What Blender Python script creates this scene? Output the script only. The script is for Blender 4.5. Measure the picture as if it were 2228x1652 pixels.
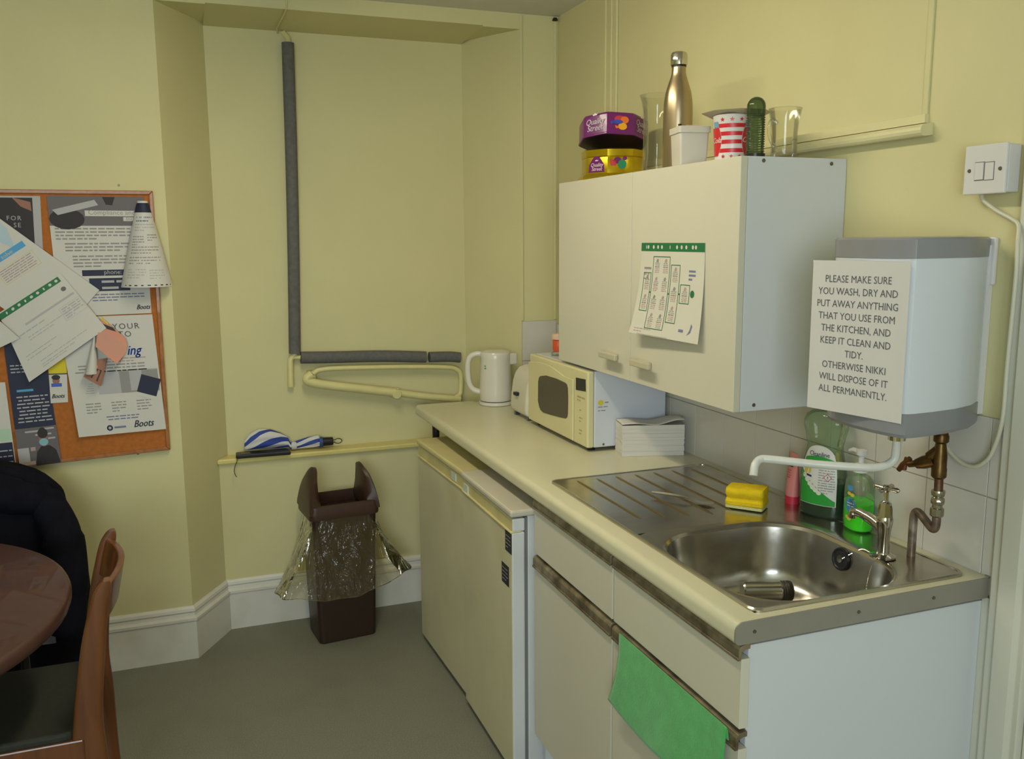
import bpy, bmesh, math, random
from math import sin, cos, pi, radians, sqrt, atan2
from mathutils import Vector, Matrix

for o in list(bpy.data.objects):
    bpy.data.objects.remove(o, do_unlink=True)
SC = bpy.context.scene
COL = SC.collection
random.seed(7)

# ------------------------------------------------------------------ camera
cam_d = bpy.data.cameras.new('camera')
cam = bpy.data.objects.new('camera', cam_d)
COL.objects.link(cam)
cam_d.sensor_fit = 'HORIZONTAL'
cam_d.sensor_width = 36.0
cam_d.lens = 31.226
cam_d.clip_start = 0.02
cam.matrix_world = Matrix(((0.936812, 0.060685, -0.344531, -1.475997), (-0.349769, 0.143491, -0.925782, -1.243379), (-0.006744, 0.987789, 0.155650, 1.566986), (0.000000, 0.000000, 0.000000, 1.000000)))
SC.camera = cam

# ------------------------------------------------------------------ world, lamps, exposure
W = bpy.data.worlds.new('sky')
SC.world = W
W.use_nodes = True
bg = W.node_tree.nodes['Background']
bg.inputs['Color'].default_value = (0.72, 0.86, 1.0, 1)
bg.inputs['Strength'].default_value = 0.6

def area(name, loc, rot, sx, sy, power, color):
    d = bpy.data.lights.new(name, 'AREA')
    d.shape = 'RECTANGLE'
    d.size = sx
    d.size_y = sy
    d.energy = power
    d.color = color
    o = bpy.data.objects.new(name, d)
    COL.objects.link(o)
    o.location = loc
    o.rotation_euler = rot
    return o

# fluorescent fitting on the ceiling, towards the middle of the room
area('ceiling_tube_light', (-1.12, 0.80, 2.335), (0, 0, 0), 0.16, 1.15, 10.2, (1.0, 0.93, 0.74))
# daylight through the window in the wall behind the camera
area('window_daylight', (-2.33, -2.97, 1.55), (radians(90), 0, 0), 1.5, 1.2, 66.0, (0.80, 0.92, 1.0))

SC.view_settings.view_transform = 'Standard'
SC.view_settings.look = 'None'
SC.view_settings.gamma = 1.0
SC.view_settings.use_curve_mapping = False
SC.view_settings.exposure = 0.0

# ------------------------------------------------------------------ helpers: materials
def s2l(c):
    return tuple((x / 12.92 if x <= 0.04045 else ((x + 0.055) / 1.055) ** 2.4) for x in c)

def rgb(r, g, b):
    return s2l((r / 255.0, g / 255.0, b / 255.0))

_m = {}
def M(name, col=(200, 200, 200), rough=0.5, metal=0.0, var=0.0, vscale=6.0, bump=0.0, bscale=60.0, spec=0.5,
      coat=0.0, stain=None, sscale=2.0, samt=0.5, trans=0.0, ior=1.45, emit=0.0, stretch=(1, 1, 1), sheen=0.0):
    if name in _m:
        return _m[name]
    m = bpy.data.materials.new(name)
    m.use_nodes = True
    nt = m.node_tree
    b = nt.nodes['Principled BSDF']
    c = rgb(*col)
    b.inputs['Base Color'].default_value = (*c, 1)
    b.inputs['Roughness'].default_value = rough
    b.inputs['Metallic'].default_value = metal
    b.inputs['Specular IOR Level'].default_value = spec
    b.inputs['Coat Weight'].default_value = coat
    b.inputs['Transmission Weight'].default_value = trans
    b.inputs['IOR'].default_value = ior
    if sheen:
        b.inputs['Sheen Weight'].default_value = sheen
    if emit:
        b.inputs['Emission Color'].default_value = (*c, 1)
        b.inputs['Emission Strength'].default_value = emit
    if var or bump or stain:
        tc = nt.nodes.new('ShaderNodeTexCoord')
        mp = nt.nodes.new('ShaderNodeMapping')
        mp.inputs['Scale'].default_value = stretch
        nt.links.new(tc.outputs['Object'], mp.inputs['Vector'])
    last = None
    if var:
        n = nt.nodes.new('ShaderNodeTexNoise')
        n.inputs['Scale'].default_value = vscale
        n.inputs['Detail'].default_value = 4
        nt.links.new(mp.outputs[0], n.inputs['Vector'])
        r = nt.nodes.new('ShaderNodeValToRGB')
        r.color_ramp.elements[0].position = 0.3
        r.color_ramp.elements[1].position = 0.7
        r.color_ramp.elements[0].color = (*[x * (1 - var) for x in c], 1)
        r.color_ramp.elements[1].color = (*[min(1, x * (1 + var)) for x in c], 1)
        nt.links.new(n.outputs['Fac'], r.inputs['Fac'])
        last = r.outputs['Color']
    if stain:
        n = nt.nodes.new('ShaderNodeTexNoise')
        n.inputs['Scale'].default_value = sscale
        n.inputs['Detail'].default_value = 6
        nt.links.new(mp.outputs[0], n.inputs['Vector'])
        r = nt.nodes.new('ShaderNodeValToRGB')
        r.color_ramp.elements[0].position = 0.5
        r.color_ramp.elements[0].color = (0, 0, 0, 1)
        r.color_ramp.elements[1].position = 0.72
        r.color_ramp.elements[1].color = (samt, samt, samt, 1)
        nt.links.new(n.outputs['Fac'], r.inputs['Fac'])
        mx = nt.nodes.new('ShaderNodeMix')
        mx.data_type = 'RGBA'
        nt.links.new(r.outputs['Color'], mx.inputs['Factor'])
        if last:
            nt.links.new(last, mx.inputs[6])
        else:
            mx.inputs[6].default_value = (*c, 1)
        mx.inputs[7].default_value = (*rgb(*stain), 1)
        last = mx.outputs[2]
    if last:
        nt.links.new(last, b.inputs['Base Color'])
    if bump:
        n2 = nt.nodes.new('ShaderNodeTexNoise')
        n2.inputs['Scale'].default_value = bscale
        n2.inputs['Detail'].default_value = 3
        nt.links.new(mp.outputs[0], n2.inputs['Vector'])
        bp = nt.nodes.new('ShaderNodeBump')
        bp.inputs['Strength'].default_value = bump
        bp.inputs['Distance'].default_value = 0.004
        nt.links.new(n2.outputs['Fac'], bp.inputs['Height'])
        nt.links.new(bp.outputs['Normal'], b.inputs['Normal'])
    _m[name] = m
    return m

def thin(name, tint, body, bodyamt, gloss=0.5, rough=0.03, edge=0.35, wrinkle=0.0):
    """thin clear plastic or glass: transparent, a little diffuse body, fresnel gloss"""
    if name in _m:
        return _m[name]
    m = bpy.data.materials.new(name)
    m.use_nodes = True
    nt = m.node_tree
    nt.nodes.remove(nt.nodes['Principled BSDF'])
    out = nt.nodes['Material Output']
    tr = nt.nodes.new('ShaderNodeBsdfTransparent')
    tr.inputs['Color'].default_value = (*rgb(*tint), 1)
    df = nt.nodes.new('ShaderNodeBsdfDiffuse')
    df.inputs['Color'].default_value = (*rgb(*body), 1)
    tl = nt.nodes.new('ShaderNodeBsdfTranslucent')
    tl.inputs['Color'].default_value = (*rgb(*body), 1)
    ad = nt.nodes.new('ShaderNodeMixShader')
    ad.inputs[0].default_value = 0.5
    nt.links.new(df.outputs[0], ad.inputs[1])
    nt.links.new(tl.outputs[0], ad.inputs[2])
    m1 = nt.nodes.new('ShaderNodeMixShader')
    lw = nt.nodes.new('ShaderNodeLayerWeight')
    lw.inputs['Blend'].default_value = 0.25
    mu = nt.nodes.new('ShaderNodeMath')
    mu.operation = 'MULTIPLY_ADD'
    mu.inputs[1].default_value = edge
    mu.inputs[2].default_value = bodyamt
    nt.links.new(lw.outputs['Facing'], mu.inputs[0])
    nt.links.new(mu.outputs[0], m1.inputs[0])
    nt.links.new(tr.outputs[0], m1.inputs[1])
    nt.links.new(ad.outputs[0], m1.inputs[2])
    gl = nt.nodes.new('ShaderNodeBsdfGlossy')
    gl.inputs['Roughness'].default_value = rough
    if wrinkle:
        tc = nt.nodes.new('ShaderNodeTexCoord'); mp = nt.nodes.new('ShaderNodeMapping'); mp.inputs['Scale'].default_value = (1, 1, 0.35)
        nz = nt.nodes.new('ShaderNodeTexNoise'); nz.inputs['Scale'].default_value = 16.0; nz.inputs['Detail'].default_value = 3; nz.inputs['Distortion'].default_value = 1.5
        bp = nt.nodes.new('ShaderNodeBump'); bp.inputs['Strength'].default_value = wrinkle; bp.inputs['Distance'].default_value = 0.05
        nt.links.new(tc.outputs['Object'], mp.inputs['Vector']); nt.links.new(mp.outputs[0], nz.inputs['Vector'])
        nt.links.new(nz.outputs['Fac'], bp.inputs['Height']); nt.links.new(bp.outputs['Normal'], gl.inputs['Normal'])
    m2 = nt.nodes.new('ShaderNodeMixShader')
    fr = nt.nodes.new('ShaderNodeFresnel')
    fr.inputs['IOR'].default_value = 1.45
    mg = nt.nodes.new('ShaderNodeMath')
    mg.operation = 'MULTIPLY'
    mg.inputs[1].default_value = gloss
    nt.links.new(fr.outputs[0], mg.inputs[0])
    nt.links.new(mg.outputs[0], m2.inputs[0])
    nt.links.new(m1.outputs[0], m2.inputs[1])
    nt.links.new(gl.outputs[0], m2.inputs[2])
    nt.links.new(m2.outputs[0], out.inputs['Surface'])
    _m[name] = m
    return m

def wood(name, c1, c2, scale=14.0, rough=0.35, stretch=(1, 1, 0.12), coat=0.2):
    if name in _m:
        return _m[name]
    m = M(name, c1, rough=rough, coat=coat)
    nt = m.node_tree
    b = nt.nodes['Principled BSDF']
    tc = nt.nodes.new('ShaderNodeTexCoord')
    mp = nt.nodes.new('ShaderNodeMapping')
    mp.inputs['Scale'].default_value = stretch
    nt.links.new(tc.outputs['Object'], mp.inputs['Vector'])
    n = nt.nodes.new('ShaderNodeTexNoise')
    n.inputs['Scale'].default_value = scale
    n.inputs['Detail'].default_value = 8
    n.inputs['Distortion'].default_value = 1.2
    nt.links.new(mp.outputs[0], n.inputs['Vector'])
    r = nt.nodes.new('ShaderNodeValToRGB')
    r.color_ramp.elements[0].position = 0.3
    r.color_ramp.elements[1].position = 0.7
    r.color_ramp.elements[0].color = (*rgb(*c1), 1)
    r.color_ramp.elements[1].color = (*rgb(*c2), 1)
    nt.links.new(n.outputs['Fac'], r.inputs['Fac'])
    nt.links.new(r.outputs['Color'], b.inputs['Base Color'])
    return m

# ------------------------------------------------------------------ helpers: geometry
class MB:
    def __init__(s):
        s.v = []; s.f = []; s.m = []; s.s = []
    def add(s, vs, fs, mi=0, smooth=False):
        n = len(s.v)
        s.v += [Vector(p) for p in vs]
        for f in fs:
            s.f.append([i + n for i in f]); s.m.append(mi); s.s.append(smooth)
        return s
    def box(s, x0, x1, y0, y1, z0, z1, mi=0):
        vs = [(x, y, z) for x in (x0, x1) for y in (y0, y1) for z in (z0, z1)]
        return s.add(vs, [(0, 1, 3, 2), (4, 6, 7, 5), (0, 4, 5, 1), (2, 3, 7, 6), (0, 2, 6, 4), (1, 5, 7, 3)], mi)
    def prism(s, poly, axis, a, b, mi=0, smooth=False):
        n = len(poly)
        def P(p, t):
            if axis == 'z': return (p[0], p[1], t)
            if axis == 'y': return (p[0], t, p[1])
            return (t, p[0], p[1])
        vs = [P(p, a) for p in poly] + [P(p, b) for p in poly]
        fs = [list(range(n))[::-1], list(range(n, 2 * n))]
        s.add(vs, fs, mi, False)
        k = len(s.v) - 2 * n
        for i in range(n):
            j = (i + 1) % n
            s.f.append([k + i, k + j, k + n + j, k + n + i]); s.m.append(mi); s.s.append(smooth)
        return s
    def loft(s, rings, mi=0, smooth=True, cap=True, closed=True):
        n = len(rings[0]); k = len(s.v)
        for r in rings:
            s.v += [Vector(p) for p in r]
        for a in range(len(rings) - 1):
            for i in range(n if closed else n - 1):
                j = (i + 1) % n
                s.f.append([k + a * n + i, k + a * n + j, k + (a + 1) * n + j, k + (a + 1) * n + i]); s.m.append(mi); s.s.append(smooth)
        if cap:
            s.f.append([k + i for i in range(n)][::-1]); s.m.append(mi); s.s.append(False)
            q = k + (len(rings) - 1) * n
            s.f.append([q + i for i in range(n)]); s.m.append(mi); s.s.append(False)
        return s
    def tube(s, pts, r, seg=12, mi=0, cap=True, flat=1.0):
        pts = [Vector(p) for p in pts]
        n = len(pts)
        rr = r if isinstance(r, (list, tuple)) else [r] * n
        T = []
        for i in range(n):
            a = pts[max(0, i - 1)]; b = pts[min(n - 1, i + 1)]
            T.append((b - a).normalized())
        up = Vector((0, 0, 1)) if abs(T[0].z) < 0.9 else Vector((1, 0, 0))
        N = (up - T[0] * up.dot(T[0])).normalized()
        rings = []
        for i in range(n):
            N = (N - T[i] * N.dot(T[i])).normalized()
            Bn = T[i].cross(N)
            rings.append([pts[i] + (N * cos(2 * pi * k / seg) + Bn * sin(2 * pi * k / seg) * flat) * rr[i] for k in range(seg)])
        return s.loft(rings, mi, True, cap)
    def lathe(s, prof, c=(0, 0, 0), seg=32, mi=0, sx=1.0, sy=1.0, cap=True, mis=None):
        c = Vector(c)
        rings = [[c + Vector((max(r, 1e-5) * sx * cos(2 * pi * k / seg), max(r, 1e-5) * sy * sin(2 * pi * k / seg), z)) for k in range(seg)] for r, z in prof]
        if mis is None:
            return s.loft(rings, mi, True, cap)
        for i in range(len(rings) - 1):
            s.loft(rings[i:i + 2], mis[i], True, False)
        return s
    def grid(s, fn, nu, nv, mi=0, smooth=True):
        k = len(s.v)
        for j in range(nv + 1):
            for i in range(nu + 1):
                s.v.append(Vector(fn(i / nu, j / nv)))
        for j in range(nv):
            for i in range(nu):
                a = k + j * (nu + 1) + i
                s.f.append([a, a + 1, a + nu + 2, a + nu + 1]); s.m.append(mi); s.s.append(smooth)
        return s
    def xf(s, Mx, start=0):
        for i in range(start, len(s.v)):
            s.v[i] = Mx @ s.v[i]
        return s
    def build(s, name, mats, parent=None, loc=None, bevel=0.0, bseg=2, sharp=35, solid=0.0, sub=0, local=False, fix=True, kind=None):
        me = bpy.data.meshes.new(name)
        off = Vector((0, 0, 0))
        if parent is not None and not local:
            p = parent
            while p is not None:
                off += p.location
                p = p.parent
        elif loc is not None and not local:
            off = Vector(loc)
        me.from_pydata([tuple(v - off) for v in s.v], [], s.f)
        if not isinstance(mats, (list, tuple)):
            mats = [mats]
        for m in mats:
            me.materials.append(m)
        for p, mi, sm in zip(me.polygons, s.m, s.s):
            p.material_index = mi
            p.use_smooth = sm
        if fix:
            bm = bmesh.new(); bm.from_mesh(me)
            bmesh.ops.recalc_face_normals(bm, faces=bm.faces)
            bm.to_mesh(me); bm.free()
        if any(s.s):
            me.set_sharp_from_angle(angle=radians(sharp))
        me.update()
        o = bpy.data.objects.new(name, me)
        COL.objects.link(o)
        if parent is not None:
            o.parent = parent
        if loc is not None and parent is None:
            o.location = loc
        if solid:
            md = o.modifiers.new('thickness', 'SOLIDIFY'); md.thickness = solid; md.offset = 0
        if bevel:
            md = o.modifiers.new('bevel', 'BEVEL'); md.width = bevel; md.segments = bseg; md.limit_method = 'ANGLE'; md.angle_limit = radians(40)
            md.harden_normals = False
        if sub:
            md = o.modifiers.new('sub', 'SUBSURF'); md.levels = sub; md.render_levels = sub
        if kind:
            o['kind'] = kind
        return o

def thing(name, label, cat, loc=(0, 0, 0), rotz=0.0, group=None):
    o = bpy.data.objects.new(name, None)
    COL.objects.link(o)
    o.empty_display_size = 0.05
    o.location = loc
    o.rotation_euler = (0, 0, rotz)
    o['label'] = label; o['category'] = cat
    if group: o['group'] = group
    return o

def tag(o, label, cat, group=None):
    o['label'] = label; o['category'] = cat
    if group: o['group'] = group
    return o

def lab(o, label):
    o['label'] = label
    return o

def arc(c, r, a0, a1, n=8):
    return [(c[0] + r * cos(radians(a0 + (a1 - a0) * i / n)), c[1] + r * sin(radians(a0 + (a1 - a0) * i / n))) for i in range(n + 1)]

def rrect(x0, x1, y0, y1, r, n=6):
    return (arc((x1 - r, y1 - r), r, 0, 90, n) + arc((x0 + r, y1 - r), r, 90, 180, n) +
            arc((x0 + r, y0 + r), r, 180, 270, n) + arc((x1 - r, y0 + r), r, 270, 360, n))

def smooth_path(pts, n=8):
    """Catmull-Rom through the points"""
    P = [Vector(p) for p in pts]
    P = [P[0] * 2 - P[1]] + P + [P[-1] * 2 - P[-2]]
    out = []
    for i in range(1, len(P) - 2):
        for k in range(n):
            t = k / n
            a, b, c, d = P[i - 1], P[i], P[i + 1], P[i + 2]
            out.append(0.5 * ((2 * b) + (c - a) * t + (2 * a - 5 * b + 4 * c - d) * t * t + (3 * b - a - 3 * c + d) * t ** 3))
    out.append(P[-2])
    return out

def glyphs(txt, size, align='LEFT', shear=0.0, weight=0.0, space=1.0):
    cu = bpy.data.curves.new('text', 'FONT')
    cu.body = txt; cu.size = size; cu.align_x = align; cu.shear = shear; cu.offset = 0.0
    cu.resolution_u = 2; cu.space_character = space
    ob = bpy.data.objects.new('text', cu)
    me = ob.to_mesh()
    vs = [tuple(v.co) for v in me.vertices]
    fs = [list(p.vertices) for p in me.polygons]
    us = sorted({i for f in fs for i in f}); ix = {j: i for i, j in enumerate(us)}
    vs = [vs[j] for j in us]; fs = [[ix[i] for i in f] for f in fs]
    ob.to_mesh_clear()
    bpy.data.objects.remove(ob)
    bpy.data.curves.remove(cu)
    return vs, fs

class Sheet:
    """a printed sheet: fn(u, v) in metres gives its surface, print sits a hair proud of it"""
    def __init__(s, fn, w, h, nu=6, nv=8, thick=0.0005, mi=0):
        s.fn = fn; s.w = w; s.h = h; s.mb = MB()
        s.mb.grid(lambda a, b: s.P(a * w, b * h, 0), nu, nv, mi)
        s.mb.grid(lambda a, b: s.P(a * w, b * h, -thick), nu, nv, mi)
        q = (nu + 1) * (nv + 1)
        rim = [i for i in range(nu)] + [nu + j * (nu + 1) for j in range(nv)] + [nv * (nu + 1) + i for i in range(nu, 0, -1)] + [j * (nu + 1) for j in range(nv, 0, -1)]
        for a, b in zip(rim, rim[1:] + rim[:1]):
            s.mb.f.append([a, b, b + q, a + q]); s.mb.m.append(mi); s.mb.s.append(False)
    def P(s, u, v, off):
        e = 1e-3
        p = Vector(s.fn(u, v))
        if off:
            du = Vector(s.fn(u + e, v)) - Vector(s.fn(u - e, v))
            dv = Vector(s.fn(u, v + e)) - Vector(s.fn(u, v - e))
            p = p + du.cross(dv).normalized() * off
        return p
    def rect(s, u0, v0, u1, v1, mi, off=0.0004):
        nu = max(1, int(abs(u1 - u0) / 0.02)); nv = max(1, int(abs(v1 - v0) / 0.02))
        s.mb.grid(lambda a, b: s.P(u0 + (u1 - u0) * a, v0 + (v1 - v0) * b, off), nu, nv, mi)
        return s
    def poly(s, pts, mi, off=0.0004):
        s.mb.add([s.P(u, v, off) for u, v in pts], [list(range(len(pts)))], mi)
        return s
    def disc(s, u, v, r, mi, off=0.0004, ry=None, n=16):
        return s.poly([(u + r * cos(2 * pi * k / n), v + (ry or r) * sin(2 * pi * k / n)) for k in range(n)], mi, off)
    def frame(s, u0, v0, u1, v1, t, mi, off=0.0004):
        s.rect(u0, v0, u1, v0 + t, mi, off); s.rect(u0, v1 - t, u1, v1, mi, off)
        s.rect(u0, v0 + t, u0 + t, v1 - t, mi, off); s.rect(u1 - t, v0 + t, u1, v1 - t, mi, off)
        return s
    def lines(s, u0, u1, vtop, n, pitch, h, mi, off=0.0004, seed=1, center=False):
        """unreadable small print: rows of short dashes"""
        R = random.Random(seed)
        for i in range(n):
            v = vtop - i * pitch
            end = u1 if i < n - 1 else u0 + (u1 - u0) * R.uniform(0.4, 0.8)
            u = u0 + (R.uniform(0, 0.1) * (u1 - u0) if center else 0)
            if center: end = u1 - (u - u0)
            while u < end - h:
                w = min(R.uniform(2.0, 7.0) * h, end - u)
                s.mb.add([s.P(u, v, off), s.P(u + w, v, off), s.P(u + w, v + h, off), s.P(u, v + h, off)], [(0, 1, 2, 3)], mi)
                u += w + h * 0.9
        return s
    def text(s, txt, u, v, size, mi, align='LEFT', shear=0.0, weight=0.0, sx=1.0, rot=0.0, off=0.0006, space=1.0):
        vs, fs = glyphs(txt, size, align, shear, weight, space)
        c, d = cos(radians(rot)), sin(radians(rot))
        for k in ((0.0, -weight * 0.8, weight * 0.8) if weight else (0.0,)):
            s.mb.add([s.P(u + (x * sx + k) * c - y * d, v + (x * sx + k) * d + y * c, off + abs(k) * 0.02) for x, y, z in vs], fs, mi)
        return s
    def build(s, name, mats, **k):
        return s.mb.build(name, mats, fix=False, **k)

def quad(TL, TR, BL, BR, y, bulge=None):
    """sheet on the noticeboard wall from its corners (x, z); u goes right, v goes up"""
    w = ((TR[0] - TL[0]) ** 2 + (TR[1] - TL[1]) ** 2) ** 0.5
    h = ((TL[0] - BL[0]) ** 2 + (TL[1] - BL[1]) ** 2) ** 0.5
    def fn(u, v):
        a = u / w; b = v / h
        x = (BL[0] * (1 - a) + BR[0] * a) * (1 - b) + (TL[0] * (1 - a) + TR[0] * a) * b
        z = (BL[1] * (1 - a) + BR[1] * a) * (1 - b) + (TL[1] * (1 - a) + TR[1] * a) * b
        return (x, y - (bulge(a, b) if bulge else 0.0), z)
    return fn, w, h
# ------------------------------------------------------------------ materials of the room
WALL = M('cream_wall_paint', (208, 201, 153), rough=0.62, var=0.03, vscale=3.0, bump=0.06, bscale=220.0, spec=0.3)
SILLP = M('yellowed_gloss_paint', (214, 200, 128), rough=0.3, var=0.05, vscale=9.0)
CEIL = M('ceiling_paint', (212, 210, 200), rough=0.8, var=0.03)
FLOOR = M('speckled_vinyl', (124, 124, 110), rough=0.5, var=0.22, vscale=260.0, bump=0.05, bscale=300, stain=(98, 94, 80), sscale=3.0, samt=0.35, spec=0.3)
BASEP = M('white_gloss_skirting', (212, 210, 200), rough=0.3, var=0.03, vscale=4.0, stain=(170, 165, 150), sscale=9.0, samt=0.25)
TRIMW = M('white_gloss_trim', (208, 206, 190), rough=0.35, var=0.02)
TRIMC = M('cream_gloss_trim', (215, 208, 162), rough=0.35, var=0.02)
PIPEC = M('cream_painted_pipe', (214, 205, 146), rough=0.35, var=0.04, vscale=20)
FOAM = M('grey_foam_lagging', (104, 102, 99), rough=0.9, var=0.12, vscale=60, bump=0.2, bscale=160, spec=0.15)
CHROME = M('chrome', (205, 200, 192), rough=0.1, metal=1.0)
DARKM = M('dark_gap', (40, 36, 30), rough=0.8)
BLACKP = M('black_plastic', (26, 26, 28), rough=0.4)
WHITEP = M('white_plastic', (214, 212, 208), rough=0.3)
TILE = M('tile_glaze', (204, 200, 190), rough=0.12, var=0.02, vscale=3, spec=0.5)
GROUT = M('grout', (168, 158, 140), rough=0.8)
YW = 2.172       # wall face with the noticeboard
YB = 2.455       # back of the alcove
YA = 2.392       # face of the apron below the alcove sill

# ------------------------------------------------------------------ structure
MB().box(-3.8, 0.15, -3.1, 2.75, -0.05, 0.0).build('floor', FLOOR, kind='structure')
MB().box(-3.8, 0.15, -3.1, 2.75, 2.441, 2.50).build('ceiling', CEIL, kind='structure')
MB().box(0.0, 0.15, -3.1, 2.75, 0.0, 2.441).build('wall_right', WALL, kind='structure')
MB().box(-3.8, -3.7, -3.1, 2.75, 0.0, 2.441).build('wall_left', WALL, kind='structure')
b = MB()
b.box(-3.7, -3.10, -3.1, -3.0, 0.0, 2.441).box(-1.56, 0.0, -3.1, -3.0, 0.0, 2.441)
b.box(-3.10, -1.56, -3.1, -3.0, 0.0, 0.93).box(-3.10, -1.56, -3.1, -3.0, 2.17, 2.441)
b.build('wall_behind', WALL, kind='structure')

def jl(y): return -1.502 + (y - YW) / (YB - YW) * 0.169       # left splayed jamb
def jr(y): return -0.160 - (y - YW) / (YB - YW) * 0.135       # right splayed jamb
b = MB()
b.prism([(-3.7, YW), (jl(YW), YW), (jl(YB), YB), (jl(YB), 2.75), (-3.7, 2.75)], 'z', 0.0, 2.441)
b.prism([(jr(YW), YW), (0.0, YW), (0.0, 2.75), (jr(YB) - 0.02, 2.75), (jr(YB) - 0.02, YB)], 'z', 0.0, 2.441)
b.prism([(YW, 2.387), (YW, 2.441), (YB, 2.441), (YB, 2.372)], 'x', jl(YB), jr(YB) - 0.02)
b.prism([(jl(YW), YW), (jl(YB), YB), (jl(YB), YB - 0.001), (jl(YW) + 0.001, YW)], 'z', 2.387, 2.441)
b.prism([(jl(YW), YW), (jl(YB), YW), (jl(YB), YB)], 'z', 2.383, 2.441)
b.prism([(jr(YW), YW), (jr(YB) - 0.02, YB), (jr(YB) - 0.02, YW)], 'z', 2.383, 2.441)
b.box(jl(YB), jr(YB) - 0.02, YB, 2.75, 0.0, 2.441)
b.prism([(jl(YA), YA), (jl(YB), YB), (jr(YB) - 0.02, YB), (jr(YA), YA)], 'z', 0.0, 0.690)
b.build('wall_far', WALL, kind='structure')

b = MB()
b.prism([(jl(2.375) + 0.002, 2.375), (jl(YB), YB), (jr(YB) - 0.02, YB), (jr(2.375), 2.375)], 'z', 0.690, 0.712)
b.build('trim_1', SILLP, bevel=0.006, kind='structure')                       # alcove window board

# beads on the pilaster, boarded hatch on the right wall
b = MB()
for x in (-0.158, -0.012):
    b.box(x - 0.006, x + 0.006, YW - 0.006, YW, 1.236, 2.436)
b.build('trim_2', WALL, bevel=0.003, kind='structure')
b = MB()
for y in (1.650, 1.690, 1.735):
    b.box(-0.010, 0.0, y - 0.010, y + 0.010, 1.80, 2.441)
b.box(-0.006, 0.0, 1.64, 1.745, 1.80, 2.441)
b.build('trim_3', WALL, bevel=0.004, kind='structure')
b = MB()
prof = [(0.0, 1.775), (-0.022, 1.772)] + [(-0.022 - 0.012 * sin(radians(a)), 1.784 - 0.012 * cos(radians(a))) for a in range(0, 181, 30)] + [(-0.022, 1.797), (0.0, 1.800)]
b.prism(prof, 'y', 0.222, 1.735, smooth=False)
b.box(-0.012, 0.0, 0.235, 1.735, 1.800, 1.818)
b.build('trim_4', TRIMC, bevel=0.002, kind='structure')                       # moulded ledge under the hatch
b = MB()
b.box(-0.006, 0.0, 0.236, 0.250, 1.80, 2.441)
b.box(-0.0025, 0.0, 0.250, 1.64, 1.818, 2.441)
b.build('trim_5', WALL, bevel=0.002, kind='structure')

# door casing at the right edge of the frame
b = MB()
b.prism([(0.0, -0.008), (-0.012, -0.008), (-0.016, -0.014), (-0.016, -0.030), (-0.024, -0.036), (-0.024, -0.075), (-0.018, -0.085), (-0.022, -0.100), (0.0, -0.104)],
        'z', 0.0, 2.10)
b.build('trim_6', TRIMW, bevel=0.002, kind='structure')
MB().box(-0.008, 0.0, -0.0085, 0.0112, 0.0, 0.856).build('trim_9', TRIMW, kind='structure')
b = MB()
b.box(-0.012, 0.0, -0.90, -0.106, 0.01, 2.05)
b.build('door_1', TRIMW, bevel=0.003, kind='structure')

# skirting: board with a moulded top
def skirting(name, path, kind='structure'):
    prof = [(0.0, 0.0), (0.018, 0.0), (0.018, 0.150), (0.022, 0.153), (0.022, 0.163), (0.012, 0.170), (0.010, 0.182), (0.014, 0.188), (0.012, 0.198), (0.004, 0.206), (0.0, 0.206)]
    rings = []
    P = [Vector((p[0], p[1], 0)) for p in path]
    for i, p in enumerate(P):
        d1 = (P[i] - P[i - 1]).normalized() if i else (P[1] - P[0]).normalized()
        d2 = (P[i + 1] - P[i]).normalized() if i < len(P) - 1 else d1
        n1 = Vector((d1.y, -d1.x, 0)); n2 = Vector((d2.y, -d2.x, 0))
        n = (n1 + n2).normalized(); n = n / max(0.3, n.dot(n1))
        rings.append([p + n * a + Vector((0, 0, z)) for a, z in prof])
    return MB().loft(rings, 0, False).build(name, BASEP, kind=kind)
skirting('baseboard_far', [(-3.695, YW), (jl(YW), YW), (jl(YA), YA), (jr(YA), YA)])
skirting('baseboard_left', [(-3.7, -2.99), (-3.7, YW - 0.03)])

# window in the wall behind the camera
b = MB()
for x0, x1 in ((-3.10, -3.04), (-2.36, -2.30), (-1.62, -1.56)):
    b.box(x0, x1, -3.07, -3.01, 0.93, 2.17)
b.box(-3.04, -1.62, -3.07, -3.01, 0.93, 0.99).box(-3.04, -1.62, -3.07, -3.01, 2.11, 2.17)
wf = b.build('window_1', TRIMW, bevel=0.004, kind='structure')
GLASS = thin('window_glass', (245, 248, 245), (230, 235, 230), 0.02, gloss=0.6)
MB().box(-3.04, -1.62, -3.045, -3.040, 0.99, 2.11).build('pane', GLASS, parent=wf)

# wall tiles: right wall above the worktop and the pilaster
b = MB()
b.box(-0.004, -0.0002, -0.006, YW - 0.003, 0.858, 1.2165, 1)
TW, TZ = 0.1515, (0.862, 0.905, 1.0585, 1.2165)
ys = [-0.006 + 0.018]
y = -0.005
cuts = [0.0205 + i * TW for i in range(15)]
prev = -0.006
for c in cuts + [YW - 0.003]:
    if c > YW - 0.003: c = YW - 0.003
    if c - prev < 0.004: continue
    for z0, z1 in ((0.862, 1.0575), (1.0595, 1.2160)):
        b.box(-0.0068, -0.001, prev + 0.0008, c - 0.0008, z0, z1, 0)
    prev = c
    if c >= YW - 0.003: break
b.build('trim_7', [TILE, GROUT], bevel=0.0008, bseg=1, kind='structure')
b = MB()
b.box(-0.160, -0.007, YW - 0.004, YW - 0.0002, 0.905, 1.233, 1)
for z0, z1 in ((0.906, 1.068), (1.070, 1.232)):
    b.box(-0.160, -0.008, YW - 0.0075, YW - 0.001, z0, z1, 0)
b.build('trim_8', [TILE, GROUT], bevel=0.0008, bseg=1, kind='structure')

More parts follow.
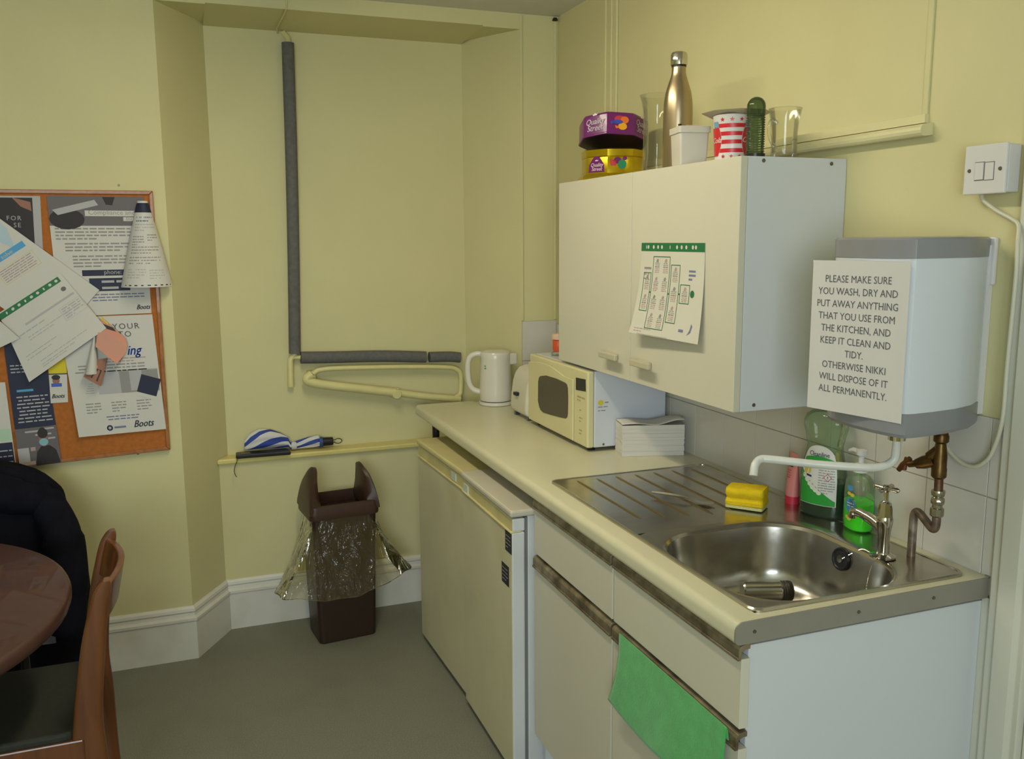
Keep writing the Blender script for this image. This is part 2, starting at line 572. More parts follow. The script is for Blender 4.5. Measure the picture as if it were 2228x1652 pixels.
# ceiling strip lamp (above the picture)
t = thing('ceiling_lamp', 'long white fluorescent strip fitting fixed to the ceiling', 'lamp', (-1.12, 0.80, 2.441))
MB().box(-1.18, -1.06, 0.20, 1.40, 2.385, 2.441).build('housing', WHITEP, parent=t, bevel=0.006)
MB().tube([(-1.12, 0.22, 2.362), (-1.12, 1.38, 2.362)], 0.019, 16).build('tube', M('lit_tube', (255, 244, 214), emit=26.0), parent=t)
for y in (0.205, 1.395):
    MB().box(-1.135, -1.105, y - 0.012, y + 0.012, 2.342, 2.386).build('socket', WHITEP, parent=t)

# ------------------------------------------------------------------ pipes in the alcove
t = thing('lagged_pipe', 'grey foam lagged pipe running down and across the cream alcove wall', 'pipe', (-1.03, 2.43, 1.1))
MB().tube(smooth_path([(-1.026, 2.428, 2.325), (-1.031, 2.428, 1.9), (-1.040, 2.428, 1.5), (-1.052, 2.428, 1.115)]), 0.0235, 16).build('vertical_lagging', FOAM, parent=t)
MB().tube(smooth_path([(-1.030, 2.424, 1.097), (-0.90, 2.424, 1.092), (-0.70, 2.424, 1.086), (-0.505, 2.424, 1.072)]), 0.0245, 16).build('horizontal_lagging', FOAM, parent=t)
MB().tube(smooth_path([(-0.490, 2.424, 1.071), (-0.40, 2.424, 1.068), (-0.352, 2.422, 1.062)]), 0.0225, 16).build('horizontal_lagging', FOAM, parent=t)
b = MB()
b.tube([(-1.049, 2.432, 1.115), (-1.070, 2.432, 1.09), (-1.073, 2.432, 0.985)], 0.012, 12)
b.tube([(-1.0605, 2.432, 1.100), (-1.030, 2.428, 1.098)], 0.010, 12)
b.lathe([(0.0, 0.0), (0.013, 0.003), (0.013, 0.02)], (-1.073, 2.432, 0.975), 12)
lab(b.build('pipe_stub', PIPEC, parent=t), 'bare cream painted pipe end')
b = MB()
b.tube([(-1.024, 2.430, 2.322), (-1.024, 2.435, 2.345), (-1.040, 2.445, 2.366)], 0.011, 10)
b.build('pipe_top', PIPEC, parent=t)

t = thing('folding_rail', 'cream painted tubular rail folded flat on alcove wall above the worktop corner', 'rail', (-0.66, 2.43, 0.95))
up = smooth_path([(-0.985, 2.415, 1.030), (-0.955, 2.415, 1.044), (-0.86, 2.415, 1.046), (-0.60, 2.415, 1.036), (-0.42, 2.415, 1.024), (-0.372, 2.415, 1.012), (-0.352, 2.415, 0.985), (-0.354, 2.415, 0.92), (-0.362, 2.41, 0.90), (-0.385, 2.405, 0.888)], 8)
MB().tube(up, 0.0105, 12).build('upper_tube', PIPEC, parent=t)
lo = smooth_path([(-0.990, 2.405, 1.030), (-1.010, 2.405, 1.015), (-1.000, 2.405, 0.998), (-0.93, 2.405, 0.980), (-0.80, 2.405, 0.957), (-0.648, 2.405, 0.930)], 8)
MB().tube(lo, 0.019, 14).build('lower_tube', PIPEC, parent=t)
MB().tube(smooth_path([(-0.648, 2.405, 0.930), (-0.52, 2.405, 0.905), (-0.36, 2.405, 0.880)]), 0.0155, 14).build('sleeve', PIPEC, parent=t)
MB().tube([(-0.643, 2.382, 0.925), (-0.643, 2.43, 0.925)], 0.020, 16).build('pivot_cap', PIPEC, parent=t, bevel=0.003)
MB().box(-0.66, -0.625, 2.42, YB, 0.905, 0.945).build('bracket', PIPEC, parent=t, bevel=0.003)
MB().box(-1.005, -0.975, 2.41, YB, 1.0, 1.04).build('bracket', PIPEC, parent=t, bevel=0.003)

o = MB().tube([(-1.052, YW - 0.004, 2.436), (-1.058, YW - 0.004, 2.386), (-1.060, YW + 0.02, 2.380), (-1.068, 2.40, 2.369), (-1.062, 2.445, 2.362)], 0.0028, 8).build('wall_cable', PIPEC)
tag(o, 'thin cream painted cable running down from the ceiling over the alcove lintel', 'cable')

for x, z, l in ((-1.651, 1.762, 'small dark screw head in the wall just above the noticeboard'), (-1.653, 0.809, 'small dark screw head in the wall just below the noticeboard')):
    o = MB().lathe([(0, 0), (0.004, 0.001), (0.003, 0.004), (0, 0.004)], (0, 0, 0), 10).xf(Matrix.Translation((x, YW, z)) @ Matrix.Rotation(radians(90), 4, 'X')).build('screw_head', M('dull_metal', (110, 105, 95), rough=0.4, metal=0.8))
    tag(o, l, 'screw')

o = MB().lathe([(0, 0), (0.012, 0.002), (0.008, 0.012), (0, 0.014)], (-0.018, YW - 0.014, 2.421), 8).build('dark_corner_hole', DARKM)  # solid dark lump added to stand for a small shaded hole
tag(o, 'dark lump standing in for a small hole at the ceiling corner', 'plug')
# ------------------------------------------------------------------ units along the right wall
LAM = M('cream_laminate_door', (207, 202, 181), rough=0.42, var=0.02, vscale=2.0)
LAMW = M('white_laminate_carcass', (208, 211, 212), rough=0.45, var=0.015, vscale=2.0)
TOPM = M('cream_worktop', (208, 203, 172), rough=0.28, var=0.025, vscale=7.0, spec=0.5)
CAPM = M('grey_metal_strip', (150, 146, 134), rough=0.45, metal=0.35, var=0.05, vscale=12)
GRIME = M('grimy_metal_channel', (142, 130, 104), rough=0.4, metal=0.45, var=0.3, vscale=34.0, stain=(70, 52, 32), sscale=16, samt=0.8)
STEEL = M('stainless_steel', (190, 184, 170), rough=0.2, metal=0.95, var=0.08, vscale=16.0, stain=(140, 126, 98), sscale=7.0, samt=0.35, bump=0.02, bscale=120)
STEELB = M('brushed_steel_bowl', (188, 184, 174), rough=0.21, metal=0.95, var=0.14, vscale=22.0, stain=(128, 116, 92), sscale=9.0, samt=0.5, bump=0.03, bscale=60)
YPLAST = M('yellowed_plastic', (204, 192, 136), rough=0.35, var=0.1, vscale=12)
FRW = M('aged_white_enamel', (206, 200, 166), rough=0.38, var=0.05, vscale=5, stain=(176, 160, 104), sscale=4.0, samt=0.35)
FRC = M('white_enamel', (206, 208, 208), rough=0.35, var=0.03, vscale=5)
GASK = M('grey_gasket', (120, 120, 120), rough=0.7)
SCREWM = M('steel_screw', (120, 116, 108), rough=0.35, metal=0.9)
H = 0.900; TH = 0.0425; LEN = 2.250

# ---- worktop
t = thing('worktop', 'long cream laminate worktop with grey metal end strip running into the alcove', 'worktop', (-0.3, 1.1, H - TH))
def nose(x1):
    return ([(x1, H), (-0.583, H)] + [(-0.583 - 0.017 * sin(radians(a)), H - 0.017 + 0.017 * cos(radians(a))) for a in range(15, 91, 15)] +
            [(-0.600, H - TH + 0.012)] + [(-0.588 - 0.012 * cos(radians(a)), H - TH + 0.012 - 0.012 * sin(radians(a))) for a in range(15, 91, 15)] + [(x1, H - TH)])
b = MB()
b.prism(nose(-0.542), 'y', 0.0, LEN, smooth=True)
b.box(-0.542, -0.120, 0.0, 0.024, H - TH, H)
b.box(-0.542, -0.120, 0.462, 2.168, H - TH, H)
b.box(-0.120, -0.0075, 0.0, 2.164, H - TH, H)
b.prism([(-0.542, 2.168), (-0.542, LEN), (jr(LEN) - 0.004, LEN), (jr(2.168) - 0.004, 2.168)], 'z', H - TH, H)
b.build('top', TOPM, parent=t, sharp=50)
b = MB()
b.prism([(p[0] if p[0] > -0.5 else p[0], p[1]) for p in nose(-0.009)], 'y', -0.0028, 0.0, smooth=True)
b.box(-0.012, -0.0045, -0.0028, 0.006, H - 0.0015, H + 0.0022)
cap = b.build('end_strip', CAPM, parent=t, sharp=50)
for x in (-0.560, -0.330, -0.150):
    MB().lathe([(0, -0.0012), (0.0034, -0.001), (0.0034, 0.0014), (0.0, 0.0006)], (0, 0, 0), 10).xf(
        Matrix.Translation((x, -0.0030, H - 0.021)) @ Matrix.Rotation(radians(90), 4, 'X')).build('screw', SCREWM, parent=cap)
MB().tube([(-0.545, 2.14, 0.716), (-0.545, 2.14, H - TH)], 0.0145, 18).build('support_leg', M('dark_steel_tube', (70, 66, 60), rough=0.25, metal=0.7), parent=t)

# ---- sink base unit
t = thing('sink_unit', 'white sink base unit with two cream doors and two drawer fronts', 'cabinet', (-0.29, 0.5, 0))
b = MB()
b.box(-0.560, -0.002, 0.012, 0.030, 0.0, 0.846)
b.build('end_panel', LAMW, parent=t, bevel=0.0015)
MB().box(-0.555, -0.032, 0.970, 0.988, 0.0, 0.846).build('end_panel', LAMW, parent=t, bevel=0.0015)
MB().box(-0.555, -0.032, 0.031, 0.969, 0.13, 0.148).build('base_panel', LAMW, parent=t)
MB().box(-0.505, -0.487, 0.031, 0.969, 0.0, 0.125).build('plinth', LAMW, parent=t)
MB().box(-0.556, -0.538, 0.031, 0.969, 0.655, 0.690).build('rail', LAMW, parent=t)
MB().box(-0.556, -0.540, 0.031, 0.969, 0.815, 0.846).build('rail', LAMW, parent=t)
def channel(y0, y1, ztop, h):
    b = MB()
    prof = [(-0.561, ztop), (-0.570, ztop), (-0.581, ztop - 0.003), (-0.585, ztop - 0.009), (-0.585, ztop - h), (-0.580, ztop - h), (-0.578, ztop - 0.014), (-0.570, ztop - 0.010), (-0.561, ztop - 0.010)]
    b.prism(prof, 'y', y0, y1)
    b.prism([(-0.5875, ztop - h + 0.001), (-0.585, ztop - h - 0.001), (-0.585, ztop - h + 0.007), (-0.5875, ztop - h + 0.006)], 'y', y0, y1)
    return b
for y0, y1, k in ((0.004, 0.500, 0), (0.508, 0.992, 1)):
    d = MB().box(-0.580, -0.562, y0, y1, 0.692, 0.826).build('drawer_front', LAM, parent=t, bevel=0.0012)
    channel(y0 + 0.001, y1 - 0.001, 0.853, 0.030).build('handle', GRIME, parent=d, bevel=0.001)
    d = MB().box(-0.580, -0.562, y0, y1, 0.137, 0.652).build('door', LAM, parent=t, bevel=0.0012)
    channel(y0 + 0.001, y1 - 0.001, 0.684, 0.034).build('handle', GRIME, parent=d, bevel=0.001)

# ---- inset sink: drainer plate, ridges, bowl
t = thing('sink', 'stained stainless steel inset sink with ridged drainer on the left', 'sink', (-0.295, 0.49, H))
SX0, SX1, SY0, SY1, SZ = -0.545, -0.040, 0.020, 0.968, H + 0.0045
def bowlring(off, z, cx=-0.335, cy=0.243):
    pts = rrect(-0.532 + off, -0.138 - off, 0.034 + off, 0.452 - off, max(0.13 - off * 0.6, 0.03), 10)
    return [(x, y, z) for x, y in pts]
inner = bowlring(0.0, SZ)
outer = rrect(SX0, SX1, SY0, SY1, 0.022, 10)
n = len(inner)
b = MB()
# rim to plate: the plate is split into the area round the bowl and the drainer
def sq(x0, x1, y0, y1):
    """points on a rectangle matched one to one with the bowl ring"""
    out = []
    cx, cy = -0.335, 0.243
    for (x, y, z) in inner:
        dx, dy = x - cx, y - cy
        s_ = 1e9
        if dx > 1e-9: s_ = min(s_, (x1 - cx) / dx)
        if dx < -1e-9: s_ = min(s_, (x0 - cx) / dx)
        if dy > 1e-9: s_ = min(s_, (y1 - cy) / dy)
        if dy < -1e-9: s_ = min(s_, (y0 - cy) / dy)
        out.append((cx + dx * s_, cy + dy * s_, z))
    return out
px0, px1, py0, py1 = SX0 + 0.006, SX1 - 0.006, SY0 + 0.006, 0.474
b.loft([sq(px0, px1, py0, py1), [(x * 0.35 + i[0] * 0.65, y * 0.35 + i[1] * 0.65, z - 0.0008) for (x, y, z), i in zip(sq(px0, px1, py0, py1), inner)], bowlring(-0.004, SZ - 0.001), bowlring(0.0, SZ - 0.003), bowlring(0.004, SZ - 0.010)], 0, True, False)
for cx, cy in ((px0, py0), (px1, py0), (px0, py1), (px1, py1)):
    pass
b.box(px0 + 0.0, px1, py1, SY1 - 0.006, SZ - 0.0015, SZ)
# rolled outer edge
ring = lambda o, z: [(x, y, z) for x, y in rrect(SX0 + o, SX1 - o, SY0 + o, SY1 - o, 0.024 - o * 0.5, 10)]
b.loft([ring(0.0075, SZ - 0.0002), ring(0.0075, SZ + 0.0012), ring(0.003, SZ + 0.0018), ring(0.0, SZ - 0.001), ring(0.0, H + 0.0002), ring(0.009, H + 0.0002)], 0, True, False)
pl = b.build('drainer_plate', STEEL, parent=t, sharp=30)
b = MB()
for i in range(7):
    x = -0.475 + i * 0.060
    y0 = 0.535 + 0.028 * abs(i - 3) * 0.4
    b.tube([(x, y0, SZ - 0.003), (x, y0 + 0.02, SZ - 0.0006), (x, 0.915, SZ - 0.0006), (x, 0.935, SZ - 0.003)], 0.0035, 8)
lab(b.build('drainer_ridges', M('steel_ridge_reflection', (150, 132, 96), rough=0.3, metal=0.95), parent=t), 'seven parallel raised drainer ridges')  # brown tint puts yellow reflections into the ridge colour
b = MB()
rr = [(0.004, SZ - 0.010), (0.009, SZ - 0.05), (0.015, SZ - 0.105), (0.021, SZ - 0.130), (0.036, SZ - 0.150), (0.065, SZ - 0.158), (0.12, SZ - 0.162), (0.17, SZ - 0.165)]
b.loft([bowlring(o, z) for o, z in rr], 0, True, False)
b.add(bowlring(0.17, SZ - 0.165), [list(range(n))], 0)
bw = b.build('bowl', STEELB, parent=t, sharp=60)
b = MB()
Rv = Matrix.Translation((-0.150, 0.256, 0.868)) @ Matrix.Rotation(radians(-82), 4, 'Y')
b.lathe([(0.0, 0.002), (0.008, 0.0035), (0.009, 0.001), (0.019, 0.001), (0.021, 0.003), (0.024, 0.003), (0.0255, 0.0), (0.0255, -0.003)], (0, 0, 0), 24, mis=[1, 1, 0, 0, 0, 0, 0]).xf(Rv)
b.build('overflow', [BLACKP, SCREWM], parent=t)
b = MB()
b.lathe([(0, 0), (0.03, 0.0), (0.034, 0.002), (0.036, 0.0)], (-0.335, 0.243, SZ - 0.165), 24)
b.build('waste', CHROME, parent=t)
# bead chain of the plug: overflow to tap, tap to bowl
b = MB()
c1 = smooth_path([(-0.151, 0.248, 0.872), (-0.140, 0.225, 0.893), (-0.137, 0.205, 0.9055), (-0.138, 0.180, 0.9065)], 8)
c2 = smooth_path([(-0.148, 0.146, 0.909), (-0.166, 0.138, 0.9075), (-0.190, 0.125, 0.890), (-0.205, 0.118, 0.840), (-0.218, 0.112, 0.790)], 9)
for c in (c1, c2):
    for p in c:
        b.lathe([(0, -0.0016), (0.0016, 0.0), (0, 0.0016)], p, 6)
    b.tube(c, 0.0006, 5)
b.build('plug_chain', CHROME, parent=t)

# ---- ribbed steel cup lying in the bowl
b = MB()
b.lathe([(0.0, 0.0), (0.020, 0.0), (0.0225, 0.004), (0.0225, 0.085), (0.0215, 0.088), (0.0235, 0.091), (0.0215, 0.094), (0.0235, 0.097), (0.0215, 0.100), (0.0235, 0.103), (0.022, 0.112), (0.014, 0.116), (0.0, 0.116)],
        (0, 0, 0), 24, mis=[0] * 4 + [1, 0, 1, 0, 1, 1, 1, 1])
ang = atan2(-0.047, 0.134)
o = b.xf(Matrix.Translation((-0.318, 0.376, 0.7720)) @ Matrix.Rotation(ang, 4, 'Z') @ Matrix.Rotation(radians(90), 4, 'Y')).build('steel_shaker', [STEELB, M('dark_rubber', (46, 40, 32), rough=0.5)], loc=(-0.30, 0.34, 0.767))
tag(o, 'small steel cylinder with dark ribbed end lying in the sink bowl', 'shaker')

# ---- fridges
def fridge(name, label, y0, y1, xf, top, topm, rot=0.0, frontm=FRW):
    yc = (y0 + y1) / 2; w = (y1 - y0) / 2
    t = thing(name, label, 'fridge', (-0.33, yc, 0), rot, 'under counter fridges')
    f = xf + 0.33          # local front plane
    MB().box(f + 0.050, 0.26, -w + 0.006, w - 0.006, 0.012, top - 0.021).build('cabinet', FRC, parent=t, local=True, bevel=0.004)
    b = MB().box(f, f + 0.040, -w, w, 0.020, top - 0.063); b.m[0] = 1  # door and strip edges whiter than their fronts: cool light put into colour
    d = b.build('door', [FRC, frontm], parent=t, local=True, bevel=0.005)
    MB().box(f + 0.0405, f + 0.0495, -w + 0.006, w - 0.006, 0.024, top - 0.024).build('gasket', GASK, parent=d, local=True)
    b = MB().box(f + 0.002, f + 0.040, -w, w, top - 0.062, top - 0.024); b.m[0] = 1
    b.build('control_strip', [FRC, YPLAST], parent=t, local=True, bevel=0.004)
    MB().box(f - 0.004, 0.26, -w - 0.002, w + 0.002, top - 0.020, top).build('lid', topm, parent=t, local=True, bevel=0.006)
    MB().box(f - 0.004, f + 0.03, -w, w, top - 0.066, top - 0.060).build('grip', YPLAST, parent=t, local=True, bevel=0.003)
    for sx in (f + 0.09, 0.2):
        for sy in (-w + 0.05, w - 0.05):
            MB().lathe([(0, 0), (0.016, 0), (0.016, 0.012), (0, 0.012)], (sx, sy, 0), 12).build('foot', BLACKP, parent=t, local=True)
    return t, f, w
YTOP = M('yellowed_lid', (206, 194, 140), rough=0.35, var=0.08, vscale=8)
GTOP = M('greying_lid', (196, 190, 172), rough=0.35, var=0.04, vscale=8)
t, f, w = fridge('small_fridge', 'far yellowed fridge under the worktop nearest the alcove, with yellow stained top', 1.484, 2.024, -0.645, 0.812, YTOP, radians(2.0))
MB().box(f - 0.0006, f + 0.004, -w + 0.088, -w + 0.135, 0.757, 0.784).build('sticker', M('pale_sticker', (196, 208, 196), rough=0.5), parent=t, local=True)
t, f, w = fridge('small_fridge', 'near white fridge beside the sink unit, with two dark stickers on its door', 0.998, 1.462, -0.646, 0.818, GTOP, radians(0.0))
MB().box(f - 0.0006, f + 0.004, w - 0.06, w - 0.012, 0.757, 0.784).build('sticker', M('pale_sticker', (196, 208, 196), rough=0.5), parent=t, local=True)
NAVY = M('navy_sticker', (34, 36, 46), rough=0.35)
PRW = M('print_pale', (150, 152, 160), rough=0.5)
for (y0, y1, z0, z1, nm) in ((0.9995, 1.050, 0.690, 0.750, 'door_label'), (1.022, 1.082, 0.585, 0.645, 'door_label')):
    sh = Sheet(lambda u, v, a=y1, c=z0: (-0.6468, a - u, c + v), y1 - y0, z1 - z0, 1, 1, thick=0.0008)
    sh.lines(0.006, y1 - y0 - 0.006, z1 - z0 - 0.015, 4, 0.011, 0.003, 1, seed=int(z0 * 100))
    o = sh.build(nm, [NAVY, PRW], loc=(-0.646, (y0 + y1) / 2, z0))
    tag(o, 'dark square label at the top right corner of the near fridge door' if z0 > 0.65 else 'dark oval cornered label with pale print lower on the near fridge door', 'label', 'dark labels on the fridge door')

# ---- wall cabinet
CX, CY0, CY1, CZ0, CZ1 = -0.2915, 0.4727, 1.4858, 1.167, 1.7474
t = thing('wall_cabinet', 'white wall cabinet with two cream doors above the worktop', 'cabinet', (-0.145, 0.98, CZ0))
b = MB()
b.box(CX + 0.019, -0.001, CY0, CY0 + 0.016, CZ0, CZ1)
sp = b.build('side_panel', LAMW, parent=t, bevel=0.001)
for x, z in ((-0.232, CZ1 - 0.009), (-0.045, CZ1 - 0.012), (-0.235, CZ0 + 0.014)):
    MB().lathe([(0, -0.001), (0.0045, -0.001), (0.0045, 0.0012), (0.002, 0.0004), (0.0, 0.0004)], (0, 0, 0), 12).xf(
        Matrix.Translation((x, CY0 - 0.0001, z)) @ Matrix.Rotation(radians(90), 4, 'X')).build('screw', SCREWM, parent=sp)
MB().box(CX + 0.019, -0.001, CY1 - 0.016, CY1, CZ0, CZ1).build('side_panel', LAMW, parent=t, bevel=0.001)
MB().box(CX + 0.019, -0.001, CY0 + 0.0165, CY1 - 0.0165, CZ1 - 0.016, CZ1 - 0.0002).build('top_panel', LAMW, parent=t)
MB().box(CX + 0.019, -0.001, CY0 + 0.0165, CY1 - 0.0165, CZ0 + 0.002, CZ0 + 0.018).build('bottom_panel', LAMW, parent=t)
MB().box(-0.006, -0.001, CY0 + 0.0165, CY1 - 0.0165, CZ0 + 0.02, CZ1 - 0.02).build('back_panel', LAMW, parent=t)
def bow_handle(parent, y0, y1, z):
    b = MB()
    ym = (y0 + y1) / 2
    b.box(CX - 0.030, CX - 0.018, y0, y1, z - 0.009, z + 0.009)
    b.prism([(CX - 0.019, z - 0.006), (CX - 0.019, z + 0.006), (CX + 0.0, z + 0.008), (CX + 0.0, z - 0.008)], 'y', y0 + 0.03, y1 - 0.006)
    return b.build('handle', M('cream_plastic_handle', (188, 181, 154), rough=0.35), parent=parent, bevel=0.003)
d = MB().box(CX, CX + 0.018, 0.9812, CY1, CZ0, CZ1).build('door', LAM, parent=t, bevel=0.0012)
bow_handle(d, 1.020, 1.125, 1.229)
d = MB().box(CX, CX + 0.018, CY0, 0.9785, CZ0, CZ1).build('door', LAM, parent=t, bevel=0.0012)
bow_handle(d, 0.825, 0.930, 1.229)

# ---- paper notice on the cabinet door
PAPER = M('white_paper', (206, 203, 196), rough=0.7, spec=0.2)
PAPERC = M('cream_lit_paper', (210, 206, 190), rough=0.6, spec=0.2)
GREEN = M('print_green', (40, 112, 66), rough=0.6)
INK = M('print_grey', (146, 143, 140), rough=0.7)
INKD = M('print_black', (80, 78, 80), rough=0.7)
INKP = M('print_mauve', (176, 154, 146), rough=0.7)
INKB = M('print_blue', (116, 122, 152), rough=0.7)
NW, NH = 0.312, 0.243
def nfn(u, v):
    a = u / NW; c = v / NH
    lift = 0.030 * max(0, 1 - c) ** 2.2 * (1.1 - 0.55 * a) + 0.0012
    return (CX - lift, 0.9185 - u - 0.004 * (1 - c) + 0.010 * (1 - c) * (1 - a), 1.313 + v + 0.004 * (1 - a) * 0 )
s = Sheet(nfn, NW, NH, 8, 12)
s.rect(0, NH - 0.022, NW, NH, 1)
for i, u in enumerate((0.024, 0.034, 0.062, 0.085, 0.105, 0.146, 0.180, 0.202, 0.224, 0.254, 0.268)):
    s.disc(u + 0.005, NH - 0.011, 0.0048 if i not in (0, 5) else 0.0022, 0, 0.0008, ry=0.0052, n=9)
s.lines(0.022, 0.11, NH - 0.070, 1, 0.01, 0.006, 3)
s.lines(0.022, 0.080, NH - 0.085, 1, 0.01, 0.006, 4, seed=4)
s.lines(0.022, 0.066, NH - 0.096, 1, 0.01, 0.003, 3, seed=5)
s.lines(0.245, 0.280, NH - 0.072, 3, 0.010, 0.005, 5, seed=6)
for (u0, v0, u1, v1, cols, rows) in ((0.023, 0.062, 0.062, 0.165, 1, 2), (0.068, 0.018, 0.154, 0.208, 2, 4), (0.160, 0.040, 0.204, 0.188, 1, 3), (0.210, 0.092, 0.254, 0.140, 1, 1)):
    s.frame(u0, v0, u1, v1, 0.0020, 1, 0.0006)
    for i in range(cols):
        for j in range(rows):
            cu = u0 + (u1 - u0) * (i + 0.5) / cols; cv = v0 + (v1 - v0) * (j + 0.5) / rows
            cw = (u1 - u0) / cols * 0.30; ch = (v1 - v0) / rows
            s.lines(cu - cw, cu + cw, cv + ch * 0.10, 3, 0.0045, 0.002, 3, seed=i * 7 + j, center=True)
            s.poly([(cu - 0.006, cv + ch * 0.18), (cu + 0.004, cv + ch * 0.16), (cu + 0.007, cv + ch * 0.32), (cu, cv + ch * 0.38), (cu - 0.004, cv + ch * 0.30)], 3 if (i + j) % 2 else 4, 0.0006)
            s.lines(cu - cw, cu + cw, cv - ch * 0.12, 4, 0.0045, 0.0022, 4, seed=i * 5 + j + 3, center=True)
for u, v in ((0.065, 0.113), (0.157, 0.113), (0.207, 0.115)):
    s.disc(u, v, 0.0026, 1, 0.0006, n=8)
s.disc(0.266, 0.118, 0.0095, 1, 0.0006, n=10)
s.lines(0.020, 0.100, 0.014, 2, 0.007, 0.0025, 4, seed=11)
s.lines(0.040, 0.280, 0.001, 1, 0.007, 0.0012, 3, seed=12)
s.lines(0.225, 0.265, 0.022, 1, 0.01, 0.007, 5, seed=13)
s.poly([(0.262, 0.016), (0.276, 0.024), (0.282, 0.040), (0.276, 0.046), (0.272, 0.030)], 5, 0.0006)
o = s.build('hand_washing_notice', [PAPERC, GREEN, INK, INK, INKP, INKB], loc=(CX, 0.76, 1.313))
tag(o, 'curling white notice with green heading and flow chart boxes taped to cabinet door', 'notice')
# ------------------------------------------------------------------ water heater
HGREY = M('grey_plastic_cap', (138, 138, 140), rough=0.22, var=0.03)
HWHITE = M('white_enamel_heater', (212, 216, 220), rough=0.25)
BRASS = M('tarnished_brass', (98, 76, 42), rough=0.38, metal=0.85, var=0.3, vscale=40, stain=(70, 48, 26), sscale=24, samt=0.7)
COPPER = M('dull_copper_pipe', (104, 74, 54), rough=0.45, metal=0.75, var=0.3, vscale=40, stain=(150, 140, 124), sscale=30, samt=0.5)
PCOP = M('splashed_copper_pipe', (122, 104, 88), rough=0.45, metal=0.6, var=0.35, vscale=50, stain=(180, 174, 160), sscale=26, samt=0.6)
NICKEL = M('nickel_fitting', (176, 170, 150), rough=0.22, metal=0.95)
SPOUTM = M('white_painted_spout', (208, 208, 198), rough=0.3, var=0.05, vscale=30)
t = thing('water_heater', 'white over-sink water heater with grey top and bottom hung on wall', 'water heater', (-0.13, 0.105, 1.20))
half = [(-0.012, 0.052), (-0.060, 0.024), (-0.120, 0.006), (-0.180, -0.001), (-0.228, -0.003), (-0.243, 0.000), (-0.251, 0.008), (-0.258, 0.030), (-0.264, 0.065), (-0.266, 0.105)]
def hplan(inset, z):
    pts = half + [(x, 0.210 - y) for x, y in half[-2::-1]]
    c = Vector((-0.13, 0.105))
    out = []
    for x, y in pts:
        d = Vector((x, y)) - c
        k = 1 - inset / d.length
        out.append((c.x + d.x * k, c.y + d.y * k, z))
    return out
MB().loft([hplan(0.0015, 1.243), hplan(0.0015, 1.532)], 0, True).build('casing', HWHITE, parent=t, sharp=30)
b = MB()
b.loft([hplan(0.002, 1.528), hplan(-0.0005, 1.529), hplan(-0.001, 1.562), hplan(0.003, 1.566), hplan(0.05, 1.568)], 0, True)
b.build('top_cap', HGREY, parent=t, sharp=30)
b = MB()
b.loft([hplan(0.03, 1.196), hplan(0.004, 1.200), hplan(-0.0005, 1.207), hplan(-0.0005, 1.245), hplan(0.002, 1.246)], 0, True)
b.build('bottom_cap', HGREY, parent=t, sharp=30)
MB().box(-0.016, -0.0005, 0.05, 0.16, 1.22, 1.55).build('back_plate', WHITEP, parent=t)
MB().lathe([(0, 0.0), (0.016, 0.0), (0.016, 0.02), (0, 0.02)], (-0.190, 0.074, 1.178), 18).build('outlet_nut', CHROME, parent=t)
sp = smooth_path([(-0.190, 0.074, 1.195), (-0.190, 0.074, 1.160), (-0.193, 0.076, 1.137), (-0.215, 0.085, 1.124), (-0.250, 0.104, 1.122), (-0.32, 0.151, 1.124), (-0.385, 0.206, 1.127), (-0.402, 0.214, 1.126), (-0.416, 0.210, 1.118), (-0.424, 0.203, 1.104), (-0.426, 0.201, 1.098)], 6)
MB().tube(sp, 0.0082, 14).build('spout', SPOUTM, parent=t)
MB().lathe([(0, 0.0), (0.013, 0.0), (0.013, 0.022), (0, 0.022)], (-0.072, 0.080, 1.180), 8).build('inlet_nut', BRASS, parent=t)

# junction plate and ducting on the wall behind the heater
o = MB().box(-0.010, -0.0005, 0.042, 0.070, 1.474, 1.566).build('wall_plate', WHITEP, bevel=0.003, loc=(0, 0.05, 1.44))
tag(o, 'narrow white wall plate showing behind the right side of the heater', 'plate')

# brass isolating valve on the cold feed
t = thing('stopcock', 'tarnished brass stop valve on copper feed pipe below the heater', 'valve', (-0.072, 0.079, 0.94))
b = MB()
b.lathe([(0, 1.180), (0.0125, 1.180), (0.0145, 1.175), (0.0145, 1.164), (0.010, 1.160), (0.0115, 1.150), (0.0135, 1.135), (0.0135, 1.112), (0.0145, 1.108), (0.0145, 1.092), (0.011, 1.088), (0, 1.088)], (-0.072, 0.079, 0), 16)
b.tube([(-0.072, 0.079, 1.150), (-0.080, 0.096, 1.128)], [0.010, 0.012], 12)
b.build('valve_body', BRASS, parent=t)
b = MB()
b.tube([(-0.076, 0.088, 1.124), (-0.083, 0.108, 1.115), (-0.088, 0.122, 1.109)], [0.014, 0.0135, 0.010], 12)
b.tube([(-0.086, 0.118, 1.111), (-0.092, 0.138, 1.105)], 0.007, 10)
b.build('bonnet', BRASS, parent=t)
b = MB()
b.tube([(-0.091, 0.136, 1.118), (-0.096, 0.150, 1.100), (-0.099, 0.158, 1.088)], [0.005, 0.007, 0.005], 10)
b.tube([(-0.0935, 0.143, 1.118), (-0.0955, 0.147, 1.092)], [0.0045, 0.0055], 10)
b.build('tee_handle', M('aged_copper_handle', (112, 70, 44), rough=0.4, metal=0.8, var=0.2, vscale=40), parent=t)
MB().tube([(-0.072, 0.078, 1.090), (-0.072, 0.077, 1.060)], 0.0085, 14).build('pipe', COPPER, parent=t)
b = MB()
b.lathe([(0, 1.064), (0.0125, 1.064), (0.0135, 1.060), (0.0125, 1.053), (0.009, 1.051), (0.0125, 1.047), (0.0135, 1.041), (0.0125, 1.036), (0.010, 1.034), (0.010, 1.028), (0.0135, 1.026), (0.0135, 1.012), (0.011, 1.009), (0, 1.009)], (-0.072, 0.077, 0), 10)
